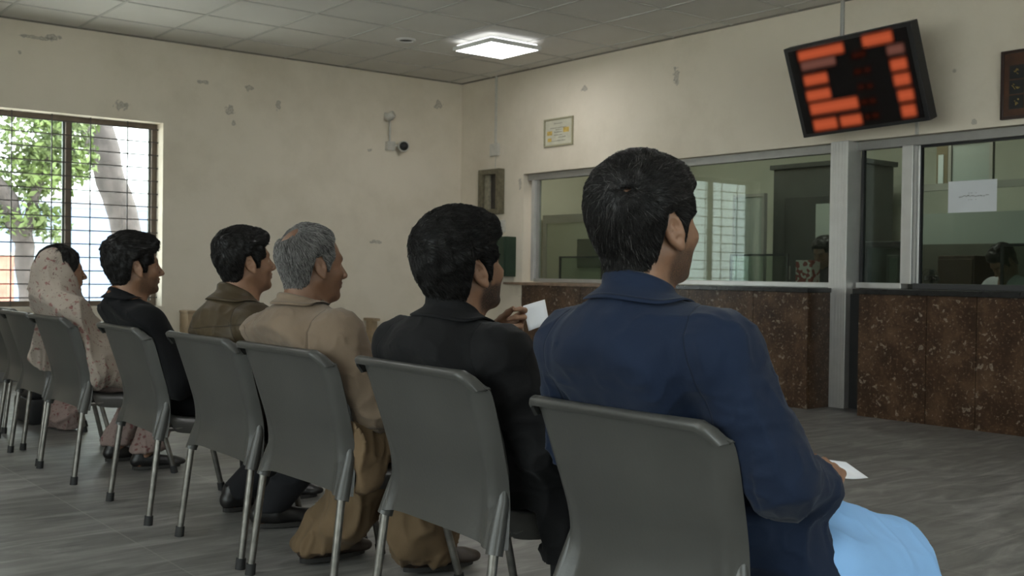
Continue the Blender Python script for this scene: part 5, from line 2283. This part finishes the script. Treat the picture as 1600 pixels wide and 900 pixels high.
add_hair(root, J, M_hair_b, top=.030, side=.016, nape=.009, seed=8, strands=6000, slen=.042, grey=.0, whorl=(-.085, .030, .100), lump=.0045, srad=.0006, lift=.003, front=.010)
M_blackj = cloth_mat('black_wool', (0.005, 0.005, 0.0055), .8, 300, .2, .12, .12, True, .5, 2.0)
fn = coat_fn(J, r_chest=.138, r_waist=.142, r_hip=.158, wide=1.38, arms=(.080, .073, .055), cuff=.008, hem=.25, sh=.073, trap=.060, hump=.012, thigh=(.35, .13, .10), drop=[((1.82, 2.14, .52), (1.87, 2.075, .30), .088, .08), ((1.86, 2.54, .52), (1.88, 2.56, .40), .085, .07)], neck_cut=.058)
lo, hi = bounds(J, .22)
jk = add_cloth(root, 'jacket', fn, lo, hi, .0072, M_blackj, [(.005, (9, 7, 6), 41, lambda V: (1 - .5 * sstep(V[:, 2], .75, .9)) * sstep(V[:, 2], .26, .40)), (.004, (12, 12, 30), 42, lambda V: np.exp(-(np.linalg.norm(V - J['er'], axis=1) / .17) ** 2)), (.002, (24, 20, 22), 43, None)], 2, armhole(J, ('r', 'l')))
collar(root, jk, J, M_blackj, r_top=.070, r_bot=.106, h=.055, tilt=26, gap=40, up_=.040, center=(.004, 0, .018), yscale=1.06, fit=fn)
M_blackt = cloth_mat('black_trouser_cloth', (0.010, 0.010, 0.011), .85, 300, .15, .1, .1)
add_cloth(root, 'trousers', trousers_fn(J, .100, .078, .062), A3((1.65, 2.0, .05)), A3((2.45, 2.75, .62)), .010, M_blackt, [(.004, (9, 9, 12), 44, None)], 2)
for n in 'rl':
    shoe(root, J['a' + n], J['toe' + n], M_shoe, M_sole)
paper_slip('white paper slip held up by the man in the black jacket', [(1.912, 2.352, .935), (1.985, 2.345, .953), (1.995, 2.335, .885), (1.928, 2.345, .865)], (1.95, 2.345, .91))

# ------------------------------------------------------------------ 3 the grey haired man in the beige sweater
J = default_joints(3.135, 1.80, (1.677, 3.140, 1.036), yaw_=1, pitch_=1, hs=1.00, neck=(1.630, 3.135, .885), shz=.815, shw=.178)
J['chair'] = (1.598, 3.13, math.radians(0.5))
J['sr'], J['er'], J['wr'] = A3((1.675, 2.960, .815)), A3((1.775, 2.885, .60)), A3((2.04, 3.03, .60))
J['sl'] = A3((1.605, 3.315, .80))
J['kr'], J['kl'] = A3((2.18, 3.02, .49)), A3((2.16, 3.28, .49))
J['ar'], J['al'] = A3((2.08, 3.085, .085)), A3((1.85, 3.40, .085))
J['toer'], J['toel'] = A3((1, -.15, 0)), A3((1, .05, 0))
hr = make_hand(J['wr'] + A3((.02, 0, 0)), (.8, .5, -.1), (-.4, .8, .2), 1)
hl = make_hand(J['wl'] + A3((.02, 0, 0)), (.8, -.5, -.1), (-.4, -.8, .2), -1)
root = person_root('older grey haired man in a beige sweater over a tan tunic', (1.80, 3.135, .41))
bd = add_body(root, J, [hr, hl], M_skin_d, .0042, beard=.12, brow=.95)
add_eyes(bd, root, J)
GP = [(.070, .108), (.062, .088), (.045, .072), (.046, .030), (.030, .012), (.026, -.014), (.010, -.016), (.004, .016), (-.008, .036), (-.028, .030), (-.036, -.012), (-.040, -.050), (-.060, -.075), (-.30, -.075), (-.30, .30), (.16, .30)]
add_hair(root, J, M_hair_g, GP, top=.011, side=.010, nape=.005, seed=14, strands=6500, slen=.026, grey=.62, cap_grey=.30, whorl=(-.06, .005, .118), bald=.95, lump=.002, srad=.0006)
M_beige = cloth_mat('beige_wool_knit', (0.165, 0.122, 0.086), .95, 170, .55, .10, .35, True, .6, 2.2)
fn = coat_fn(J, r_chest=.142, r_waist=.150, r_hip=.150, wide=1.36, arms=(.084, .077, .058), cuff=.006, hem=.492, sh=.076, trap=.064, hump=.014, neck_cut=.060)
lo, hi = bounds(J, .22)
jk = add_cloth(root, 'sweater', fn, lo, hi, .0072, M_beige, [(.007, (8, 7, 5), 51, lambda V: 1 - .5 * sstep(V[:, 2], .75, .9)), (.005, (10, 10, 26), 52, lambda V: sstep(V[:, 2], .72, .58)), (.002, (26, 22, 22), 53, None)], 2,
               both(armhole(J, ('l', 'r'), .05, .2), lambda V: V[:, 2] - .545))
collar(root, jk, J, M_beige, r_top=.074, r_bot=.079, h=.040, tilt=16, gap=18, up_=.034, th=.007, center=(.004, 0, .014), yscale=1.06, fit=fn)
M_tan = cloth_mat('tan_cotton', (0.155, 0.105, 0.06), .9, 220, .2, .06, .1, False, .5, 2.5)
fn = trousers_fn(J, .115, .105, .092, .03, lobes=[((1.95, 3.2, .42), (1.90, 3.30, .16), .10, .085), ((2.02, 3.02, .36), (2.02, 3.05, .14), .09, .095)], floorcut=.045)
add_cloth(root, 'trousers', fn, A3((1.60, 2.78, .03)), A3((2.42, 3.62, .62)), .0085, M_tan, [(.010, (12, 12, 4), 54, None), (.004, (22, 22, 10), 55, None)], 2)


def lobe(p):
    d = ell(p, (1.715, 2.895, .44), (.085, .055, .115))
    d = smin(d, rc(p, (1.72, 2.93, .50), (1.86, 2.96, .50), .085, .085), .04)
    d = smin(d, rc(p, J['hr'] + A3((0, 0, .02)), J['kr'] + A3((0, 0, .02)), .112, .10), .05)
    d = smin(d, rc(p, J['hl'] + A3((0, 0, .02)), J['kl'] + A3((0, 0, .02)), .112, .10), .06)
    return d


add_cloth(root, 'tunic', lobe, A3((1.55, 2.75, .30)), A3((2.42, 3.50, .68)), .0075, M_tan, [(.012, (20, 20, 4), 56, None), (.004, (26, 26, 12), 57, None)], 1)
for n in 'rl':
    shoe(root, J['a' + n], J['toe' + n], M_shoeb, M_sole)

# ------------------------------------------------------------------ 4 the young man in the olive jacket
J = default_joints(3.765, 1.81, (1.728, 3.750, 1.045), yaw_=0, pitch_=8, hs=.94, neck=(1.682, 3.755, .895), shz=.822, shw=.175)
J['chair'] = (1.603, 3.765, math.radians(-1))
J['kr'], J['kl'] = A3((2.20, 3.80, .48)), A3((2.20, 4.00, .48))
J['ar'], J['al'] = A3((1.955, 3.985, .08)), A3((1.975, 4.34, .08))
J['toer'], J['toel'] = A3((1, -.32, 0)), A3((1, .25, 0))
hr = make_hand(J['wr'] + A3((.02, 0, 0)), (.8, .5, -.1), (-.4, .8, .2), 1)
hl = make_hand(J['wl'] + A3((.02, 0, 0)), (.8, -.5, -.1), (-.4, -.8, .2), -1)
root = person_root('young man in an olive brown jacket with a back yoke seam', (1.81, 3.765, .41))
bd = add_body(root, J, [hr, hl], M_skin, .0042, beard=.18)
add_eyes(bd, root, J)
QP = [(.097, .092), (.090, .072), (.066, .056), (.062, .022), (.036, .010), (.030, -.018), (.014, -.020), (.004, .016), (-.008, .036), (-.028, .030), (-.036, -.012), (-.040, -.044), (-.060, -.070), (-.30, -.070), (-.30, .30), (.20, .30), (.17, .13)]
add_hair(root, J, M_hair_b, QP, top=.022, side=.010, nape=.005, seed=21, strands=3000, slen=.03, whorl=(-.075, .0, .10), front=.016, srad=.0007)
M_olive = cloth_mat('olive_brown_leather', (0.048, 0.034, 0.018), .48, 160, .3, .18, .1, True, .4, 1.6)
fn = coat_fn(J, r_chest=.130, r_waist=.135, r_hip=.150, wide=1.36, arms=(.077, .070, .052), cuff=.005, hem=.44, sh=.070, trap=.058, hump=.012, neck_cut=.056)
lo, hi = bounds(J, .22)
jk = add_cloth(root, 'jacket', fn, lo, hi, .0075, M_olive, [(.006, (9, 7, 5), 61, lambda V: 1 - .6 * sstep(V[:, 2], .8, .9)), (.002, (24, 20, 22), 63, None)], 2, both(lambda V: np.where(V[:, 0] < 1.75, V[:, 2] - (.812 + .10 * np.abs(V[:, 1] - 3.76)), 1.0), armhole(J, ('r', 'l'))))
collar(root, jk, J, M_olive, r_top=.066, r_bot=.104, h=.060, tilt=26, gap=30, up_=.040, center=(.004, 0, .016), yscale=1.06, fit=fn)
M_dkt = cloth_mat('charcoal_trouser_cloth', (0.014, 0.014, 0.016), .85, 300, .15, .1, .1)
add_cloth(root, 'trousers', trousers_fn(J, .098, .076, .066), A3((1.65, 3.45, .05)), A3((2.45, 4.55, .62)), .010, M_dkt, [(.005, (9, 9, 12), 64, None)], 2)
for n in 'rl':
    shoe(root, J['a' + n], J['toe' + n], M_shoe, M_sole, 1.02)

# ------------------------------------------------------------------ 5 the man in the black coat by the window
J = default_joints(4.56, 1.79, (1.594, 4.530, 1.024), yaw_=0, pitch_=4, hs=.98, neck=(1.548, 4.54, .872), shz=.795, shw=.178)
J['chair'] = (1.59, 4.565, math.radians(-3))
J['sr'], J['er'], J['wr'] = A3((1.585, 4.365, .795)), A3((1.70, 4.30, .575)), A3((1.98, 4.46, .59))
hr = make_hand(J['wr'] + A3((.02, 0, 0)), (.8, .5, -.1), (-.4, .8, .2), 1)
hl = make_hand(J['wl'] + A3((.02, 0, 0)), (.8, -.5, -.1), (-.4, -.8, .2), -1)
root = person_root('man in a long black coat sitting in front of the window beside the shawled woman', (1.79, 4.56, .41))
bd = add_body(root, J, [hr, hl], M_skin, .0044, beard=.6)
add_eyes(bd, root, J)
add_hair(root, J, M_hair_b, QP, top=.030, side=.016, nape=.008, seed=27, strands=3000, slen=.034, whorl=(-.08, .0, .10), front=.018, srad=.0008, lump=.005)
M_blackc = cloth_mat('black_coat_wool', (0.004, 0.004, 0.0048), .85, 300, .15, .1, .1)
fn = coat_fn(J, r_chest=.132, r_waist=.142, r_hip=.158, wide=1.36, arms=(.079, .072, .054), cuff=.005, hem=.37, sh=.072, trap=.060, hump=.012, thigh=(.6, .13, .105), drop=[((1.84, 4.40, .52), (1.86, 4.38, .40), .08, .07)], neck_cut=.056)
lo, hi = bounds(J, .22)
jk = add_cloth(root, 'coat', fn, lo, hi, .008, M_blackc, [(.005, (9, 7, 5), 71, None)], 2)
collar(root, jk, J, M_blackc, r_top=.066, r_bot=.078, h=.045, tilt=24, gap=26, up_=.032, center=(.004, 0, .016), yscale=1.06, fit=fn)
M_rust = cloth_mat('rust_shirt_collar', (.16, .07, .03), .85, 300, .1, .1, .1)
collar(root, root, J, M_rust, r_top=.0625, r_bot=.064, h=.03, tilt=24, gap=26, up_=.038, th=.003, center=(.004, 0, .016), yscale=1.06, name='shirt_collar')
add_cloth(root, 'trousers', trousers_fn(J, .098, .078, .066), A3((1.62, 4.2, .05)), A3((2.45, 4.95, .62)), .011, M_blackt, [(.005, (9, 9, 12), 74, None)], 2)
for n in 'rl':
    shoe(root, J['a' + n], J['toe' + n], M_shoe, M_sole)

# ------------------------------------------------------------------ 6 the woman in the floral shawl


def floral(name, base, dots, mark, scale=22.0, amount=.75):
    m = cloth_mat(name, base, .85, 220, .2, .05, .15, False)
    nt = m.node_tree
    b = nt.nodes['Principled BSDF']
    src = b.inputs['Base Color'].links[0].from_socket
    tc = N(nt, 'ShaderNodeTexCoord')
    n0 = N(nt, 'ShaderNodeTexNoise')
    n0.inputs['Scale'].default_value = 30
    nt.links.new(tc.outputs['Object'], n0.inputs['Vector'])
    sv = N(nt, 'ShaderNodeVectorMath', operation='SCALE')
    sv.inputs['Scale'].default_value = .05
    nt.links.new(n0.outputs['Color'], sv.inputs[0])
    av = N(nt, 'ShaderNodeVectorMath', operation='ADD')
    nt.links.new(tc.outputs['Object'], av.inputs[0])
    nt.links.new(sv.outputs[0], av.inputs[1])
    v = N(nt, 'ShaderNodeTexVoronoi')
    v.inputs['Scale'].default_value = scale
    nt.links.new(av.outputs[0], v.inputs['Vector'])
    blob = ramp(nt, v.outputs['Distance'], [(.0, 1.0), (.22, .9), (.34, .0)])
    pick = ramp(nt, N_sep(nt, v.outputs['Color']), [(.18, 0.0), (.24, 1.0)])
    c = mixc(nt, math_node(nt, 'MULTIPLY', math_node(nt, 'MULTIPLY', blob, pick), amount), src, dots)
    v2 = N(nt, 'ShaderNodeTexVoronoi')
    v2.inputs['Scale'].default_value = scale * 2.3
    nt.links.new(av.outputs[0], v2.inputs['Vector'])
    blob2 = ramp(nt, v2.outputs['Distance'], [(.0, 1.0), (.2, .8), (.3, .0)])
    pick2 = ramp(nt, N_sep(nt, v2.outputs['Color']), [(.3, 0.0), (.36, 1.0)])
    c = mixc(nt, math_node(nt, 'MULTIPLY', math_node(nt, 'MULTIPLY', blob2, pick2), amount * .8), c, mark)
    nt.links.new(c, b.inputs['Base Color'])
    return m


M_floral = floral('beige_floral_cotton', (.31, .26, .22), (.20, .075, .07), (.10, .04, .042), 30.0, .9)
M_floral2 = floral('pink_floral_cotton', (.25, .185, .165), (.15, .05, .05), (.08, .033, .036), 34, .9)
J = default_joints(5.57, 1.78, (1.602, 5.570, 1.000), yaw_=0, pitch_=1, hs=.96, neck=(1.560, 5.575, .862), shz=.785, shw=.150)
J['chair'] = (1.582, 5.56, math.radians(1))
J['ar'], J['al'] = A3((2.00, 5.50, .08)), A3((1.965, 5.82, .08))
J['kr'], J['kl'] = A3((2.17, 5.50, .49)), A3((2.16, 5.74, .49))
hr = make_hand(J['wr'] + A3((.02, 0, 0)), (.8, .5, -.1), (-.4, .8, .2), 1, .92)
hl = make_hand(J['wl'] + A3((.02, 0, 0)), (.8, -.5, -.1), (-.4, -.8, .2), -1, .92)
root = person_root('woman wrapped in a beige and pink floral shawl over her head', (1.78, 5.57, .41))
bd = add_body(root, J, [hr, hl], M_skin, .0044, beard=0, brow=.8)
add_eyes(bd, root, J)
FP = [(.094, .092), (.084, .070), (.074, .045), (.060, .020), (.030, -.01), (.010, -.05), (-.30, -.05), (-.30, .30), (.20, .30), (.16, .13)]
add_hair(root, J, M_hair_b, FP, top=.012, side=.012, nape=.008, seed=33, strands=1200, slen=.05, whorl=(.05, 0, .135), srad=.0008)


def shawl(p):
    q = to_head(p, J)
    hood = ell(q, (-.016, 0, .030), (.116, .092, .106))
    hood = smin(hood, rc(q, (-.03, 0, -.02), (-.03, 0, -.14), .088, .092), .05)
    hood = smin(hood, rc(q, (.0, 0, -.10), (-.01, 0, -.17), .085, .10), .05)
    hood = smax(hood, q[:, 0] * .87 + q[:, 2] * .5 - .030, .008)
    hood = hood * f32(J['hs'])
    d = smin(hood, rc(p, J['neck'] + A3((.0, 0, -.03)), J['chest'] + A3((.01, 0, 0)), .09, .140), .08)
    for n in 'rl':
        d = smin(d, rc(p, J['neck'] + A3((-.02, 0, -.03)), J['s' + n], .075, .085), .06)
        d = smin(d, rc(p, J['s' + n], J['e' + n] + A3((0, 0, .02)), .090, .088), .05)
        d = smin(d, rc(p, J['e' + n] + A3((0, 0, .02)), J['w' + n] + A3((-.06, 0, .01)), .088, .085), .05)
    d = smin(d, rc(p, J['chest'], J['pel'] + A3((0, 0, .05)), .15, .15), .08)
    # loose ends: over the right thigh, and down behind the left side of the chair
    d = smin(d, rc(p, (1.74, 5.40, .62), (1.80, 5.39, .50), .075, .085), .06)
    d = smin(d, rc(p, (1.62, 5.80, .78), (1.585, 5.885, .56), .075, .055), .06)
    for n in 'rl':
        d = smin(d, rc(p, J['hc'] + A3((-.03, 0, -.04)), J['s' + n] + A3((.0, 0, .0)), .078, .080), .06)
    face = to_head(p, J)
    d = smax(d, np.minimum(face[:, 0] * .87 + face[:, 2] * .5 - .030, face[:, 2] + .16) * f32(J['hs']), .008)
    return smax(d, f32(.43) - p[:, 2], .02)


lo, hi = A3((1.32, 5.18, .40)), A3((2.15, 6.02, 1.18))
add_cloth(root, 'shawl', shawl, lo, hi, .0075, M_floral, [(.013, (9, 8, 3.2), 81, lambda V: .35 + .65 * sstep(V[:, 2], .98, .85)), (.004, (18, 14, 9), 82, None)], 2)


def dress(p):
    d = rc(p, J['hr'], J['kr'], .125, .105)
    d = smin(d, rc(p, J['hl'], J['kl'], .125, .105), .08)
    d = smin(d, rc(p, (1.80, 5.43, .50), (1.95, 5.43, .47), .095, .09), .06)
    for n in 'rl':
        d = smin(d, rc(p, J['k' + n], J['a' + n] + A3((0, 0, .02)), .105, .075), .05)
    return smax(d, f32(.085) - p[:, 2], .01)


add_cloth(root, 'dress', dress, A3((1.55, 5.2, .06)), A3((2.42, 6.0, .70)), .0085, M_floral2, [(.010, (9, 9, 4), 83, None), (.004, (20, 20, 10), 84, None)], 2)
for n in 'rl':
    shoe(root, J['a' + n], J['toe' + n], M_shoe, M_sole, .92)

# ------------------------------------------------------------------ dim clerks in the office


def clerk(label, loc, rz, headz, shirt, lean, bent=0.0):
    J = default_joints(0.0, 0.0, (lean, 0.0, headz), pitch_=-25 - bent, hs=1.0, neck=(lean - .06, 0, headz - .135), shz=headz - .20, shw=.18, seat=.50)
    for s, n in ((-1, 'r'), (1, 'l')):
        J['e' + n] = A3((lean + .08, s * .27, headz - .42))
        J['w' + n] = A3((lean + .30, s * .10, headz - .36 if headz < 1.15 else .95))
    r = person_root(label, (0, 0, 0))
    hr_ = make_hand(J['wr'], (.9, .3, -.15), (-.3, .9, .1), 1)
    hl_ = make_hand(J['wl'], (.9, -.3, -.15), (-.3, -.9, .1), -1)
    b_ = add_body(r, J, [hr_, hl_], M_skin_d, .0065, beard=.3)
    add_hair(r, J, M_hair_b, top=.022, side=.014, seed=40, h=.006, strands=300, srad=.001)
    lo, hi = bounds(J, .2)
    add_cloth(r, 'shirt', coat_fn(J, hem=.45, neck_cut=.06), lo, hi, .011, shirt, [(.006, (9, 7, 6), 91, None)], 2, clip=False)
    add_cloth(r, 'trousers', trousers_fn(J), A3((-.2, -.4, .04)), A3((.65, .4, .75)), .012, M_dkt, [], 2, clip=False)
    for n in 'rl':
        shoe(r, J['a' + n], J['toe' + n], M_shoe, M_sole)
    b = MB()
    b.box(-.18, -.18, .36, .18, .18, .40, bev=.01)
    b.tube([(0, 0, .03), (0, 0, .36)], .03)
    b.box(-.2, -.2, 0, .2, .2, .03, bev=.008)
    st = b.build('stool', M_black)
    st.location = loc
    tag(st, 'dark office stool under the ' + label.split(' behind')[0], 'stool')
    r.location = loc
    r.rotation_euler = (0, 0, rz)
    return r


M_clkd = cloth_mat('dark_shirt', (.02, .02, .022), .9, 200, .1, .1, .1)
M_clkw = cloth_mat('pale_shirt', (.42, .42, .44), .9, 200, .1, .1, .1)
clerk('clerk in dark clothes behind the glass next to the red box', (XR + .95, 5.93, 0), math.pi, 1.25, M_clkd, .08)
clerk('clerk in a pale shirt bending forward behind the right glass', (XR + 1.02, 4.16, 0), math.pi - .4, 1.16, M_clkw, .22, 20)

# ------------------------------------------------------------------ things on the floor by the far chairs
t = thing('floral_bundle', 'crumpled floral cloth bundle on the floor near the woman in the shawl', 'cloth', (2.08, 7.16, 0))


def bundle(p):
    d = ell(p, (2.085, 7.17, .085), (.095, .14, .085))
    d = smin(d, ell(p, (2.10, 7.09, .07), (.075, .07, .07)), .05)
    d = smin(d, ell(p, (2.06, 7.24, .12), (.07, .08, .09)), .05)
    return smax(d, .003 - p[:, 2], .01)


add_cloth(t, 'cloth', bundle, A3((1.85, 6.7, -.01)), A3((2.45, 7.5, .32)), .009, M_floral2, [(.012, (12, 12, 7), 95, lambda V: sstep(V[:, 2], .0, .03)), (.005, (28, 28, 16), 96, lambda V: sstep(V[:, 2], .0, .03))], 1, clip=False)
t = thing('handbag', 'black bag standing on the floor under the empty chairs', 'bag', (2.04, 7.62, 0))
M_bag = mat('black_bag_leather', (.010, .010, .011), .5, bump=.2, bscale=60)
b = MB()
b.box(-.10, -.19, 0, .10, .19, .17, bev=.03)
b.build('bag_body', M_bag, t, True)
b = MB()
b.box(-.075, -.15, .165, .075, .15, .235, bev=.025)
b.build('flap', M_bag, t, True)
b = MB()
b.tube([(0, -.11, .22), (0, -.10, .29), (0, -.05, .325), (0, .05, .325), (0, .10, .29), (0, .11, .22)], .009)
b.build('strap', M_bag, t, True)
